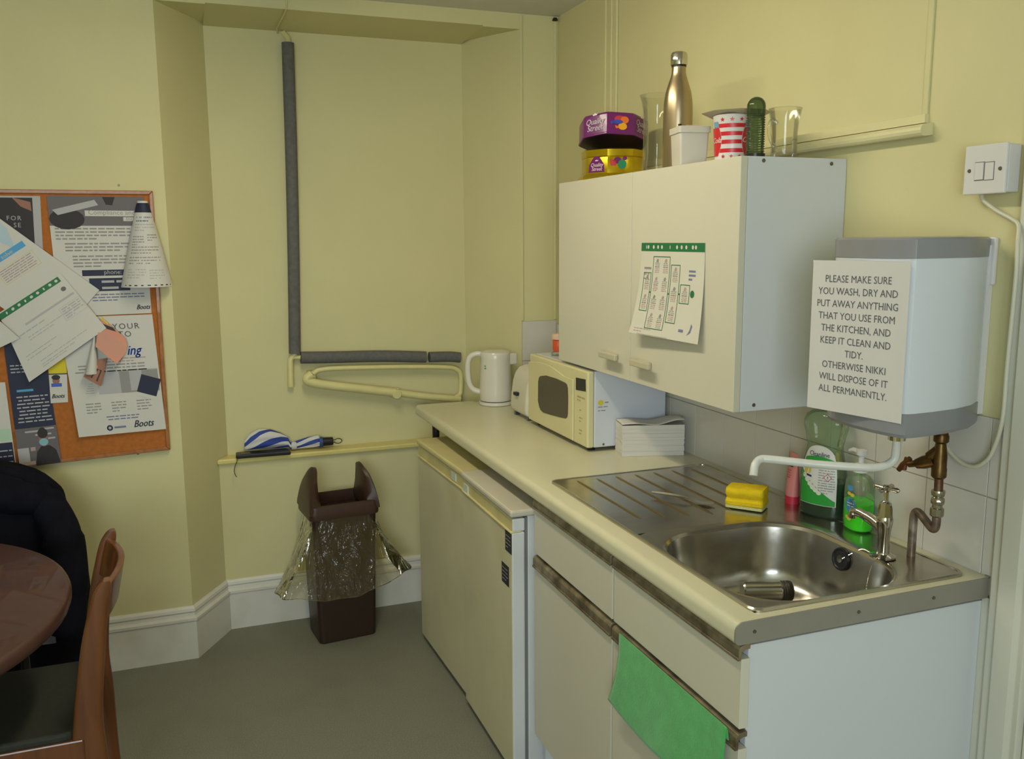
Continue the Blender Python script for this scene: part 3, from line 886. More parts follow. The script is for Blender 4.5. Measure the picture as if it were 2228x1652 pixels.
b.build('compression_joint', NICKEL, parent=t)
MB().tube(smooth_path([(-0.072, 0.077, 1.012), (-0.072, 0.077, 0.993), (-0.072, 0.080, 0.983), (-0.071, 0.089, 0.981), (-0.068, 0.110, 0.992), (-0.066, 0.128, 1.001), (-0.066, 0.137, 1.000), (-0.066, 0.141, 0.990), (-0.066, 0.142, 0.970), (-0.066, 0.142, 0.9005)], 5), 0.0085, 14).build('swan_neck', PCOP, parent=t)

# switched spur and its flex
t = thing('wall_switch', 'white surface mounted fused switch box high on the right wall', 'switch', (-0.018, 0.056, 1.69))
MB().box(-0.032, -0.0005, 0.008, 0.098, 1.648, 1.736).build('back_box', WHITEP, parent=t, bevel=0.003)
fp = MB().box(-0.040, -0.0325, 0.006, 0.100, 1.646, 1.738).build('front_plate', WHITEP, parent=t, bevel=0.0025)
MB().box(-0.0415, -0.0395, 0.032, 0.051, 1.672, 1.704).build('fuse_carrier', WHITEP, parent=fp, bevel=0.001)
MB().box(-0.0425, -0.0395, 0.054, 0.073, 1.673, 1.705).build('rocker', WHITEP, parent=fp, bevel=0.001)
MB().box(-0.0403, -0.0398, 0.0525, 0.0745, 1.6715, 1.7065).build('surround', M('switch_gap', (120, 112, 108), rough=0.6), parent=fp)
MB().box(-0.0403, -0.0398, 0.0305, 0.0518, 1.6710, 1.7055).build('surround', M('switch_gap', (120, 112, 108), rough=0.6), parent=fp)
for y in (0.018, 0.087):
    MB().lathe([(0, 0), (0.004, 0), (0.003, 0.002), (0, 0.002)], (0, 0, 0), 10).xf(Matrix.Translation((-0.0400, y, 1.691)) @ Matrix.Rotation(radians(-90), 4, 'Y')).build('screw', SCREWM, parent=fp)
o = MB().tube(smooth_path([(-0.018, 0.076, 1.650), (-0.018, 0.070, 1.636), (-0.016, 0.040, 1.615), (-0.016, 0.004, 1.598), (-0.020, -0.014, 1.585), (-0.0285, -0.022, 1.55), (-0.0285, -0.024, 1.49), (-0.0285, -0.021, 1.33), (-0.0275, -0.019, 1.225), (-0.022, 0.002, 1.155), (-0.022, 0.022, 1.127), (-0.022, 0.046, 1.115), (-0.022, 0.075, 1.118), (-0.022, 0.105, 1.135), (-0.024, 0.132, 1.165), (-0.026, 0.140, 1.200)], 8), 0.0040, 10).build('heater_flex', M('white_flex', (206, 202, 178), rough=0.4), loc=(-0.02, 0.05, 1.2))
tag(o, 'white flex looping from wall switch down to underside of the heater', 'cable')

# printed notice on the heater
FONTG = M('print_dark_grey', (92, 90, 92), rough=0.7)
A = Vector((-0.3005, 0.2045)); Bp = Vector((-0.2535, 0.0015))
nw, nh = 0.2085, 0.2945
def hf(u, v):
    a = u / nw
    p = A.lerp(Bp, a)
    bow = 0.006 * sin(pi * a)
    return (p.x + bow * 0.2, p.y + bow * 0.0, 1.2285 + v)
s = Sheet(hf, nw, nh, 10, 2)
LNS = ['PLEASE MAKE SURE', 'YOU WASH, DRY AND', 'PUT AWAY ANYTHING', 'THAT YOU USE FROM', 'THE KITCHEN, AND', 'KEEP IT CLEAN AND', 'TIDY.', 'OTHERWISE NIKKI', 'WILL DISPOSE OF IT', 'ALL PERMANENTLY.']
v = nh - 0.0415
for i, ln in enumerate(LNS):
    s.text(ln, nw * 0.485, v, 0.0196, 1, 'CENTER', sx=0.86)
    v -= 0.0239
o = s.build('kitchen_notice', [PAPER, FONTG], loc=(-0.277, 0.1, 1.2285))
tag(o, 'white printed notice taped to heater front asking people to wash up', 'notice')

# ------------------------------------------------------------------ tap
t = thing('pillar_tap', 'chrome pillar tap with cross head at the sink back corner', 'tap', (-0.130, 0.155, SZ))
b = MB()
b.lathe([(0, 0.0012), (0.026, 0.0012), (0.0265, 0.004), (0.020, 0.007), (0.0135, 0.009), (0.0125, 0.014), (0.0125, 0.045), (0.0145, 0.062), (0.0165, 0.075), (0.0168, 0.083), (0.0150, 0.089), (0, 0.090)], (-0.130, 0.155, SZ), 24)
b.build('body', CHROME, parent=t)
b = MB()
P = [(-0.130, 0.155, SZ + 0.052), (-0.132, 0.172, SZ + 0.066), (-0.135, 0.195, SZ + 0.074), (-0.139, 0.218, SZ + 0.079), (-0.141, 0.228, SZ + 0.079), (-0.142, 0.234, SZ + 0.075), (-0.1425, 0.236, SZ + 0.064)]
b.tube(smooth_path(P, 5), [0.0125] * 6 + [0.0115] * 6 + [0.0098] * 6 + [0.0092] * 13, 14)
b.build('spout', CHROME, parent=t)
b = MB()
b.lathe([(0, 0.088), (0.0150, 0.088), (0.0145, 0.092), (0.0138, 0.105), (0.0115, 0.118), (0.007, 0.121), (0.0055, 0.124), (0.0052, 0.141), (0.0075, 0.144), (0.0075, 0.153), (0.005, 0.156), (0, 0.1565)], (-0.130, 0.155, SZ), 8)
b.build('headgear', CHROME, parent=t)
b = MB()
for k in range(2):
    a = radians(20 + 90 * k)
    d = Vector((cos(a), sin(a), 0)) * 0.027
    c = Vector((-0.130, 0.155, SZ + 0.1485))
    b.tube([c - d, c - d * 0.85, c, c + d * 0.85, c + d], [0.0035, 0.0058, 0.0040, 0.0058, 0.0035], 10)
b.build('cross_handle', CHROME, parent=t)

# ------------------------------------------------------------------ bottles behind the sink
# green dish soap bottle, waisted, oval plan
t = thing('dish_soap_bottle', 'large waisted clear green bottle, one third full of dark washing up liquid', 'bottle', (-0.052, 0.438, H), radians(22))
GPLAS = thin('clear_green_plastic', (240, 250, 238), (180, 206, 180), 0.08, gloss=0.6, edge=0.22)
GLIQ = M('dark_green_liquid', (8, 34, 18), rough=0.12, spec=0.6)
outl = [(0.0, 0.004), (0.046, 0.002), (0.056, 0.008), (0.058, 0.03), (0.058, 0.10), (0.055, 0.125), (0.047, 0.155), (0.0445, 0.178), (0.049, 0.200), (0.0545, 0.220), (0.055, 0.236), (0.049, 0.250), (0.034, 0.260), (0.022, 0.265), (0.018, 0.270), (0.018, 0.280), (0, 0.280)]
OV = 0.58
MB().lathe(outl, (0, 0, 0), 36, sx=OV, sy=1.0).build('bottle', GPLAS, parent=t, local=True)
liq = [(0.0, 0.005), (0.044, 0.004), (0.054, 0.010), (0.0560, 0.03), (0.0560, 0.092), (0, 0.092)]
MB().lathe(liq, (0, 0, 0), 36, sx=OV * 0.985, sy=1.0).build('washing_up_liquid', GLIQ, parent=t, local=True)
MB().lathe([(0, 0.279), (0.019, 0.279), (0.019, 0.298), (0.012, 0.302), (0, 0.302)], (0, 0, 0), 20).build('cap', M('green_cap', (70, 150, 96), rough=0.4), parent=t, local=True)
def ovr(z):
    for (r0, z0), (r1, z1) in zip(outl[1:], outl[2:]):
        if z0 <= z <= z1: return r0 + (r1 - r0) * (z - z0) / (z1 - z0)
    return 0.056
def bf(u, v):      # label wraps the side facing the sink
    a = radians(180) - radians(56) + u / 0.076 * radians(112)
    a = radians(180) - radians(50) * (1 - 2 * u / 0.076) 
    r = ovr(v * 1.17 + 0.036) + 0.0012
    return (r * OV * cos(a), r * sin(a), v * 1.17 + 0.036)
LABW = M('label_white', (214, 212, 206), rough=0.4)
LABG = M('label_green', (44, 150, 60), rough=0.4)
LABY = M('label_yellow', (206, 184, 70), rough=0.4)
LABN = M('label_navy', (40, 48, 84), rough=0.4)
LABR = M('label_red', (176, 60, 54), rough=0.4)
LABGR = M('label_grey', (150, 148, 150), rough=0.5)
s = Sheet(bf, 0.076, 0.118, 1, 1)
s.mb = MB()
lw, lh = 0.076, 0.118
topc = lambda u: lh * (0.80 + 0.24 * sqrt(max(0, 1 - ((u / lw - 0.5) / 0.5) ** 2)))
s.mb.grid(lambda a, c: s.P(a * lw, c * topc(a * lw), 0.0003), 20, 14, 0)
# green field at the lower left with a wavy edge, green band at the top
s.mb.grid(lambda a, c: s.P(a * lw * 0.96 + 0.001, 0.001 + c * (0.060 * (1 - a) ** 1.2 + 0.010), 0.0007), 16, 6, 1)
s.mb.grid(lambda a, c: s.P(0.004 + a * 0.068, 0.085 + 0.006 * sin(a * pi) + c * 0.010, 0.0007), 12, 2, 1)
for i, (u, v, r) in enumerate(((0.012, 0.058, .005), (0.019, 0.050, .0055), (0.025, 0.042, .005), (0.031, 0.036, .0055), (0.037, 0.031, .005), (0.043, 0.026, .0045))):
    s.disc(u, v, r, 0, 0.0011)
s.text('Cleanline', lw * 0.5, 0.1005, 0.0135, 4, 'CENTER', weight=0.0002, sx=0.95, off=0.0011)
s.poly([(0.010, 0.064), (0.016, 0.060), (0.019, 0.072), (0.016, 0.082), (0.010, 0.078)], 2, 0.0011)
s.poly([(0.021, 0.062), (0.026, 0.066), (0.025, 0.080), (0.021, 0.082)], 2, 0.0011)
s.poly([(0.010, 0.058), (0.028, 0.056), (0.028, 0.060), (0.010, 0.062)], 4, 0.0011)
s.lines(0.041, 0.072, 0.078, 9, 0.0052, 0.0018, 5, 0.0011, seed=3)
s.poly([(0.058, 0.052), (0.066, 0.060), (0.058, 0.068), (0.050, 0.060)], 3, 0.0011)
s.poly([(0.058, 0.0535), (0.0645, 0.060), (0.058, 0.0665), (0.0515, 0.060)], 0, 0.0013)
s.text('!', 0.058, 0.0565, 0.009, 4, 'CENTER', weight=0.0004, off=0.0015)
s.lines(0.046, 0.072, 0.042, 4, 0.0052, 0.0018, 5, 0.0011, seed=4)
o = s.build('front_label', [LABW, LABG, LABY, LABR, LABN, LABGR], parent=t, local=True)

# clear pump bottle with bright green soap
t = thing('hand_soap_bottle', 'clear pump bottle half full of bright green soap beside the tap', 'bottle', (-0.047, 0.322, H), radians(-20))
CLEAR = thin('clear_plastic', (246, 249, 244), (214, 220, 206), 0.03, gloss=0.5, edge=0.12)
LIME = M('bright_green_soap', (70, 240, 30), rough=0.15)
o2 = [(0, 0.003), (0.032, 0.002), (0.042, 0.008), (0.0445, 0.03), (0.043, 0.10), (0.040, 0.118), (0.028, 0.130), (0.015, 0.135), (0.0135, 0.140), (0, 0.140)]
MB().lathe(o2, (0, 0, 0), 30, sx=0.72, sy=1.0).build('bottle', CLEAR, parent=t, local=True)
MB().lathe([(0, 0.004), (0.030, 0.004), (0.0405, 0.010), (0.0430, 0.03), (0.0422, 0.070), (0, 0.070)], (0, 0, 0), 30, sx=0.71, sy=1.0).build('liquid_soap', LIME, parent=t, local=True)
b = MB()
b.lathe([(0, 0.139), (0.016, 0.139), (0.016, 0.156), (0.012, 0.159), (0.006, 0.161), (0.006, 0.176), (0.011, 0.178), (0.012, 0.190), (0.0, 0.193)], (0, 0, 0), 20)
b.tube([(0, 0, 0.184), (-0.010, 0.022, 0.186), (-0.014, 0.034, 0.181)], [0.006, 0.0055, 0.004], 10)
b.build('pump', M('translucent_white_pump', (214, 214, 210), rough=0.35), parent=t, local=True)
MB().tube([(0, 0, 0.139), (0.004, -0.008, 0.01)], 0.003, 8).build('dip_tube', CLEAR, parent=t, local=True)
def sf(u, v):
    a = radians(214) + (u / 0.044 - 0.5) * radians(78)
    z = v + 0.030
    r = 0.0452 - 0.0025 * v / 0.09
    return (r * 0.72 * cos(a), r * sin(a), z)
s = Sheet(sf, 0.040, 0.090, 1, 1); s.mb = MB()
LABB = M('label_blue', (72, 140, 190), rough=0.4)
s.disc(0.016, 0.076, 0.0075, 0, ry=0.007); s.disc(0.018, 0.036, 0.0125, 0, ry=0.018, n=20)
for u, v in ((0.014, 0.063), (0.022, 0.061), (0.012, 0.008), (0.017, 0.005)):
    s.disc(u, v, 0.005, 1, ry=0.0042, n=10)
for u, v in ((0.026, 0.066), (0.008, 0.058), (0.024, 0.052)):
    s.poly([(u - 0.004, v), (u, v + 0.002), (u + 0.005, v), (u, v - 0.002)], 2)
s.text('Fresh', 0.018, 0.034, 0.0075, 3, 'CENTER', shear=0.2) if False else None
s.lines(0.010, 0.027, 0.040, 2, 0.006, 0.002, 3, 0.0008, center=True)
s.build('label', [LABB, LABY, M('leaf_green', (60, 120, 60), rough=0.4), LABW], parent=t, local=True)

# pink tube standing on its cap
t = thing('hand_cream_tube', 'pink squeezy tube standing on its red cap left of green bottle', 'tube', (-0.056, 0.546, H), radians(-12))
rings = []
for z, rx, ry in ((0.024, 0.017, 0.0185), (0.05, 0.0165, 0.0195), (0.09, 0.011, 0.021), (0.118, 0.004, 0.022), (0.126, 0.0012, 0.0225), (0.134, 0.0012, 0.0225)):
    rings.append([(rx * cos(2 * pi * k / 24), ry * sin(2 * pi * k / 24), z) for k in range(24)])
MB().loft(rings).build('tube_body', M('pink_plastic', (226, 140, 134), rough=0.35), parent=t, local=True)
MB().lathe([(0, 0.0), (0.0165, 0.0), (0.0180, 0.002), (0.0178, 0.024), (0.015, 0.026), (0, 0.026)], (0, 0, 0), 24).build('cap', M('red_pink_cap', (204, 52, 70), rough=0.35), parent=t, local=True)
s = Sheet(lambda u, v: (-(0.0150 - 0.0118 * max(0, v - 0.03) / 0.09) * (1 - ((u - 0.014) / 0.02) ** 2) - 0.003 , 0.014 - u, v + 0.03), 0.028, 0.09, 1, 1); s.mb = MB()
s.rect(0.006, 0.070, 0.028, 0.084, 0, 0.001)
s.lines(0.006, 0.026, 0.060, 5, 0.006, 0.002, 1, 0.001, seed=8)
s.build('label', [LABN, M('pink_print', (190, 90, 100), rough=0.5)], parent=t, local=True)

# ------------------------------------------------------------------ sponge scourer, spoon
t = thing('sponge', 'yellow hourglass shaped sponge scourer on the drainer', 'sponge', (-0.187, 0.553, SZ), radians(-50))
SPG = M('yellow_sponge', (216, 186, 34), rough=0.9, var=0.06, vscale=60, bump=0.5, bscale=220, spec=0.1)
rings = []
zz = [0.010, 0.013, 0.021, 0.025, 0.029, 0.034, 0.040, 0.047, 0.052, 0.054]
ww = [0.030, 0.0325, 0.033, 0.030, 0.0265, 0.030, 0.0335, 0.033, 0.030, 0.026]
for z, w in zip(zz, ww):
    L_ = 0.046 + (w - 0.03) * 0.25
    rings.append([(x, y, z + 0.0015 * sin(x * 60)) for x, y in rrect(-L_, L_, -w, w, 0.008, 4)])
MB().loft(rings).build('foam_body', SPG, parent=t, local=True)
MB().prism(rrect(-0.046, 0.046, -0.032, 0.032, 0.006, 4), 'z', 0.0035, 0.0105).build('scouring_pad', M('pale_scourer', (196, 196, 140), rough=0.95, bump=0.6, bscale=400, spec=0.05), parent=t, local=True)

b = MB()
a0 = Vector((-0.358, 0.727, SZ)); d = Vector((0.062, -0.080, 0)).normalized()
def spoonpt(t_, z): return a0 + d * t_ + Vector((0, 0, z))
nrm = Vector((-d.y, d.x, 0))
ringsp = []
for t_, w, z, th in ((0.0, 0.003, 0.011, 0.0025), (0.004, 0.0055, 0.0115, 0.0036), (0.05, 0.0055, 0.0125, 0.0036), (0.094, 0.0046, 0.0125, 0.003), (0.104, 0.0036, 0.010, 0.0015), (0.116, 0.0055, 0.006, 0.0015), (0.128, 0.0125, 0.0040, 0.0014), (0.143, 0.0165, 0.0032, 0.0012), (0.158, 0.0135, 0.0038, 0.0012), (0.168, 0.006, 0.006, 0.0012), (0.171, 0.001, 0.007, 0.0012)):
    dish = 0.003 if 0.12 < t_ < 0.165 else 0.0
    ringsp.append([spoonpt(t_, z) + nrm * w + Vector((0, 0, dish)), spoonpt(t_, z) + Vector((0, 0, th - dish * 0.2)), spoonpt(t_, z) - nrm * w + Vector((0, 0, dish)), spoonpt(t_, z - th)])
b.loft(ringsp)
o = b.build('teaspoon', M('spoon_steel', (206, 202, 190), rough=0.22, metal=0.9), loc=(-0.31, 0.66, SZ), sharp=60)
tag(o, 'steel teaspoon lying on the ridged sink drainer', 'spoon')

# ------------------------------------------------------------------ stack of folded paper towels
t = thing('paper_towel_stack', 'stack of folded white paper towels on worktop in front of microwave side', 'paper towels', (-0.12, 1.165, H))
TOW = M('white_paper_towel', (212, 208, 198), rough=0.85, spec=0.1)
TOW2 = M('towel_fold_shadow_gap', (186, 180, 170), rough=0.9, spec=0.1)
b = MB(); R = random.Random(4)
for i in range(22):
    z0 = H + 0.0005 + i * 0.0044
    j = R.uniform(-0.0012, 0.0012); k = R.uniform(-0.001, 0.001)
    warp = 0.0
    q = [(-0.226 + j, 1.136 + k), (-0.014 + j, 1.086 + k), (0.0 - 0.013 + j, 1.170), (-0.2 + j, 1.238 + k)]
    q = [(-0.224 + j, 1.150 + k), (-0.036 + j, 1.096 + k), (-0.014 + j, 1.176 + k), (-0.204 + j, 1.234 + k)]
    b.prism(q, 'z', z0, z0 + 0.0040, 0)
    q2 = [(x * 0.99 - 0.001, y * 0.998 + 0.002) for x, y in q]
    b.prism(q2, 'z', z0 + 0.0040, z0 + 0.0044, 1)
b.build('folded_sheets', [TOW, TOW2], parent=t)
b = MB()
zt = H + 0.0976
b.grid(lambda a, c: (-0.224 + a * 0.188 + c * 0.021 , 1.150 - a * 0.054 + c * 0.082, zt + 0.004 + (0.012 * max(0, a - 0.55) * 2.2 * (1 - abs(c - 0.4)) + (0.004 * sin(a * 9))) * (0.3 + a)), 14, 6)
b.build('loose_top_sheet', TOW, parent=t, solid=0.0012)

# ------------------------------------------------------------------ green cloth over the door handle
GCL = M('green_microfibre', (84, 172, 92), rough=0.95, var=0.10, vscale=30, bump=0.3, bscale=240, spec=0.05, sheen=0.3)
def cf(a, c):
    # a: along y (0 far .. 1 near), c: 0 tucked behind the handle, over it, then down the front
    y = 0.448 - a * 0.424
    if c < 0.18:
        q = c / 0.18
        return (-0.5875 - 0.0045 * q, y, 0.662 + 0.026 * q)
    q = (c - 0.18) / 0.82
    L_ = 0.178 + 0.02 * sin(a * 2.6) - 0.012 * a + 0.010 * sin(a * 7)
    flare = 0.022 * (1 - a) ** 3 * q ** 1.5
    w = 0.0055 + 0.004 * sin(q * pi * 0.5) + 0.003 * sin(a * 11 + q * 2) * q + 0.003 * q
    edge = 0.018 * q * (1 - q) * 4 * (1 if a < 0.02 else 0)
    yy = y + flare * 1.4 - 0.012 * q * (1 - q) * 4 * max(0, 1 - a * 6) + 0.010 * q * max(0, (a - 0.85) / 0.15)
    return (-0.5875 - w, yy, 0.691 - L_ * q - 0.0)
b = MB()
b.grid(cf, 40, 30)
o = b.build('cleaning_cloth', GCL, solid=0.0022, loc=(-0.595, 0.24, 0.6))
tag(o, 'green microfibre cloth draped over the near cupboard door handle', 'cloth')
# ------------------------------------------------------------------ microwave
MWC = M('cream_microwave_plastic', (214, 206, 160), rough=0.35, var=0.03, vscale=6)
MWW = M('white_microwave_case', (206, 210, 218), rough=0.3, var=0.02)
MWIN = M('microwave_window', (78, 70, 58), rough=0.25, var=0.06, vscale=90)
t = thing('microwave', 'cream fronted microwave oven with dark rounded window under the wall cabinet', 'microwave', (-0.16, 1.485, H))
c = MB().box(-0.276, -0.020, 1.240, 1.730, 0.913, 1.158).build('case', MWW, parent=t, bevel=0.003)
fr = MB().box(-0.300, -0.2765, 1.240, 1.7305, 0.913, 1.158).build('front_panel', MWC, parent=t, bevel=0.005)
d = MB()
prof = [(1.7305, 0.918), (1.7305, 1.128)] + [(1.7305 - 0.39 * k / 10, 1.128 + 0.016 * sin(pi * min(1.0, k / 10 * 1.25)) - 0.010 * (k / 10) ** 2) for k in range(1, 10)] + [(1.339, 1.120), (1.339, 0.918)]
d.prism(prof, 'x', -0.306, -0.3003)
dr = d.build('door', MWC, parent=t, bevel=0.003)
pts = [(1.634, 1.000), (1.632, 1.070), (1.624, 1.086), (1.610, 1.093), (1.560, 1.102), (1.470, 1.104), (1.400, 1.101), (1.384, 1.097), (1.377, 1.086), (1.374, 1.050), (1.376, 1.000), (1.381, 0.988), (1.392, 0.982), (1.43, 0.978), (1.53, 0.970), (1.585, 0.967), (1.608, 0.971), (1.622, 0.980)]
MB().prism(pts, 'x', -0.3075, -0.305).build('window', MWIN, parent=dr)
MB().prism([(1.326, 1.088), (1.326, 1.128), (1.254, 1.132), (1.252, 1.094)], 'x', -0.3012, -0.299).build('display', M('dark_display', (28, 32, 34), rough=0.2), parent=fr)
for a_, c_, v_, n_k, sd_ in ((0.012, 0.07, 0.142, 2, 2), (0.03, 0.05, 0.10, 1, 3), (0.028, 0.052, 0.075, 2, 4), (0.028, 0.052, 0.035, 2, 5)):
    s = Sheet(lambda u, v: (-0.3003, 1.328 - u, 0.925 + v), 0.08, 0.16, 1, 1); s.mb = MB()
    s.lines(a_, c_, v_, n_k, 0.011, 0.0045, 0, seed=sd_)
    s.build('button_print', [M('keypad_print', (176, 160, 104), rough=0.5)], parent=fr)
MB().lathe([(0, 0), (0.004, 0), (0.003, 0.002), (0, 0.002)], (0, 0, 0), 10).xf(Matrix.Translation((-0.243, 1.240, 0.922)) @ Matrix.Rotation(radians(90), 4, 'X')).build('screw', SCREWM, parent=c)
for x in (-0.27, -0.06):
    for y in (1.275, 1.695):
        MB().lathe([(0, H), (0.013, H), (0.015, 0.9135), (0, 0.9135)], (x, y, 0), 14).build('foot', BLACKP, parent=t)
s = Sheet(lambda u, v: (-0.272 + u, 1.2397, 1.02 + v), 0.10, 0.06, 1, 1); s.mb = MB()
s.disc(0.018, 0.037, 0.010, 0, ry=0.0085)
s.lines(0.032, 0.058, 0.035, 1, 0.01, 0.004, 1, seed=3); s.lines(0.008, 0.060, 0.022, 1, 0.01, 0.003, 1, seed=5); s.lines(0.008, 0.064, 0.010, 1, 0.01, 0.003, 1, seed=7)
s.build('case_sticker', [M('sticker_yellow', (208, 196, 60), rough=0.5), INK], parent=c)

# ------------------------------------------------------------------ toaster behind the microwave
t = thing('toaster', 'white rounded toaster mostly hidden behind the far end of microwave', 'toaster', (-0.17, 1.86, H))
TO = M('white_toaster_plastic', (212, 206, 186), rough=0.35)
prof = [(-0.300, 0.915), (-0.306, 0.940), (-0.303, 0.985), (-0.296, 1.035), (-0.285, 1.066), (-0.270, 1.084), (-0.245, 1.092), (-0.07, 1.092), (-0.045, 1.080), (-0.040, 0.915)]
MB().prism(prof, 'y', 1.758, 1.925, smooth=True).build('body', TO, parent=t, bevel=0.012, bseg=4)
for y0 in (1.795, 1.862):
    MB().box(-0.235, -0.085, y0, y0 + 0.028, 1.0905, 1.0935).build('slot', DARKM, parent=t)
for x in (-0.285, -0.06):
    for y in (1.775, 1.905):
        MB().box(x - 0.008, x + 0.010, y - 0.008, y + 0.008, H, 0.9165).build('foot', M('steel_foot', (120, 122, 130), rough=0.3, metal=0.8), parent=t)
MB().box(-0.316, -0.299, 1.835, 1.865, 0.985, 0.998).build('lever', BLACKP, parent=t, bevel=0.003)

# ------------------------------------------------------------------ kettle
t = thing('kettle', 'white upright jug kettle on its base at the far end of worktop', 'kettle', (-0.286, 2.146, H))
KW = M('cream_white_kettle', (214, 209, 194), rough=0.22, var=0.02)
kc = (-0.286, 2.146, 0.0)
b = MB()
b.lathe([(0, H + 0.001), (0.068, H + 0.001), (0.070, H + 0.004), (0.0695, H + 0.0145), (0.062, H + 0.016), (0, H + 0.016)], kc, 40)
b.build('power_base', KW, parent=t)
MB().lathe([(0, H + 0.0162), (0.064, H + 0.0162), (0.064, H + 0.0185), (0, H + 0.0185)], kc, 40).build('base_gap', M('kettle_gap', (70, 66, 60), rough=0.6), parent=t)
b = MB()
b.lathe([(0, H + 0.0187), (0.0645, H + 0.0187), (0.0665, H + 0.024), (0.0665, H + 0.05), (0.064, H + 0.13), (0.0625, H + 0.19), (0.0630, H + 0.208), (0.0615, H + 0.212), (0, H + 0.212)], kc, 40)
b.build('jug', KW, parent=t)
b = MB()
b.lathe([(0.0, H + 0.212), (0.0605, H + 0.212), (0.058, H + 0.217), (0.040, H + 0.2225), (0, H + 0.224)], kc, 40)
b.build('lid', KW, parent=t)
hd = Vector((-0.937, 0.35, 0)).normalized()
kC = Vector(kc)
hp = smooth_path([kC + hd * 0.052 + Vector((0, 0, H + 0.205)), kC + hd * 0.075 + Vector((0, 0, H + 0.208)), kC + hd * 0.100 + Vector((0, 0, H + 0.198)), kC + hd * 0.112 + Vector((0, 0, H + 0.172)), kC + hd * 0.113 + Vector((0, 0, H + 0.125)), kC + hd * 0.107 + Vector((0, 0, H + 0.085)), kC + hd * 0.090 + Vector((0, 0, H + 0.060)), kC + hd * 0.060 + Vector((0, 0, H + 0.050))], 6)
MB().tube(hp, 0.0115, 14, flat=0.85).build('handle', KW, parent=t)
b = MB()
sd = -hd
b.prism([(0.055, -0.022), (0.088, -0.004), (0.088, 0.004), (0.055, 0.022)], 'z', H + 0.165, H + 0.210)
b.xf(Matrix.Translation(kC) @ Matrix.Rotation(atan2(sd.y, sd.x), 4, 'Z'))
b.build('spout', KW, parent=t, bevel=0.004)
s = Sheet(lambda u, v: (kc[0] + 0.0648 * cos(radians(206) + u / 0.064), kc[1] + 0.0648 * sin(radians(206) + u / 0.064), H + 0.150 + v), 0.012, 0.03, 1, 1); s.mb = MB()
s.poly([(0, 0.014), (0.007, 0.011), (0.010, 0.014), (0.004, 0.017)], 0, 0.0006); s.poly([(0, 0.005), (0.007, 0.008), (0.011, 0.003), (0.004, 0.002)], 0, 0.0006)
s.build('leaf_print', [M('leaf_print_green', (86, 140, 84), rough=0.5)], parent=t)
o = MB().tube(smooth_path([(-0.221, 2.130, H + 0.008), (-0.195, 2.10, H + 0.0045), (-0.17, 2.07, H + 0.0045), (-0.13, 2.06, H + 0.0045), (-0.09, 2.09, H + 0.0045), (-0.075, 2.130, H + 0.02), (-0.075, 2.137, 0.985)], 6), 0.0035, 8).build('kettle_flex', WHITEP, loc=(-0.15, 2.08, H))
tag(o, 'white flex running from the kettle base to the tiled wall socket', 'cable')
t = thing('wall_socket', 'white double wall socket with a brown plug on the corner tiles', 'socket', (-0.085, 2.16, 1.0))
MB().box(-0.150, -0.020, 2.148, 2.1643, 0.965, 1.045).build('socket_plate', WHITEP, parent=t, bevel=0.003)
MB().box(-0.145, -0.112, 2.112, 2.148, 0.985, 1.046).build('plug', M('brown_plug', (120, 84, 62), rough=0.4), parent=t, bevel=0.004)
MB().box(-0.092, -0.058, 2.115, 2.148, 0.975, 1.025).build('plug', WHITEP, parent=t, bevel=0.004)

# orange jar on the microwave
t = thing('jar', 'small jar with orange contents and pale lid standing on microwave', 'jar', (-0.226, 1.640, 1.158))
MB().lathe([(0, 1.158), (0.026, 1.158), (0.027, 1.166), (0.022, 1.172), (0, 1.172)], (-0.226, 1.640, 0), 24).build('glass_foot', CLEAR, parent=t)
MB().lathe([(0, 1.172), (0.019, 1.173), (0.021, 1.182), (0.021, 1.212), (0.019, 1.216), (0, 1.216)], (-0.226, 1.640, 0), 24).build('jar_body', M('orange_red_jar', (206, 84, 44), rough=0.3), parent=t)
MB().lathe([(0, 1.2165), (0.024, 1.2165), (0.024, 1.228), (0.020, 1.236), (0, 1.239)], (-0.226, 1.640, 0), 24).build('lid', M('pale_pink_lid', (214, 178, 150), rough=0.4), parent=t)

# ------------------------------------------------------------------ things on top of the wall cabinet
PURP = M('purple_tin', (106, 28, 98), rough=0.32, spec=0.5, coat=0.2)
GOLD = M('gold_tin', (206, 178, 36), rough=0.24, metal=0.85, var=0.05, vscale=8)
TINW = M('tin_white_print', (220, 212, 214), rough=0.4)
def hexplan(r, z, c, n=8, rot=0.0, cr=0.16):
    """octagon with softened corners"""
    out = []
    V = [Vector((c[0] + r * cos(rot + 2 * pi * k / n), c[1] + r * sin(rot + 2 * pi * k / n), z)) for k in range(n)]
    for k in range(n):
        p, q, w = V[k - 1], V[k], V[(k + 1) % n]
        out += [q.lerp(p, cr), q.lerp(p, cr * 0.33).lerp(q.lerp(w, cr * 0.33), 0.5), q.lerp(w, cr)]
    return out
ZC = CZ1
t = thing('sweet_tin', 'gold octagonal chocolate tin base standing below the purple lid', 'tin', (-0.150, 1.375, ZC), radians(8))
t.scale = (1.06, 1.06, 1.0)
MB().loft([hexplan(0.108, 0.0, (0, 0)), hexplan(0.110, 0.003, (0, 0)), hexplan(0.110, 0.012, (0, 0)), hexplan(0.100, 0.022, (0, 0)), hexplan(0.098, 0.07, (0, 0)), hexplan(0.097, 0.072, (0, 0)), hexplan(0.1005, 0.074, (0, 0)), hexplan(0.1005, 0.094, (0, 0)), hexplan(0.098, 0.096, (0, 0)), hexplan(0.096, 0.094, (0, 0)), hexplan(0.095, 0.02, (0, 0))]).build('tin_body', GOLD, parent=t, local=True, sharp=25)
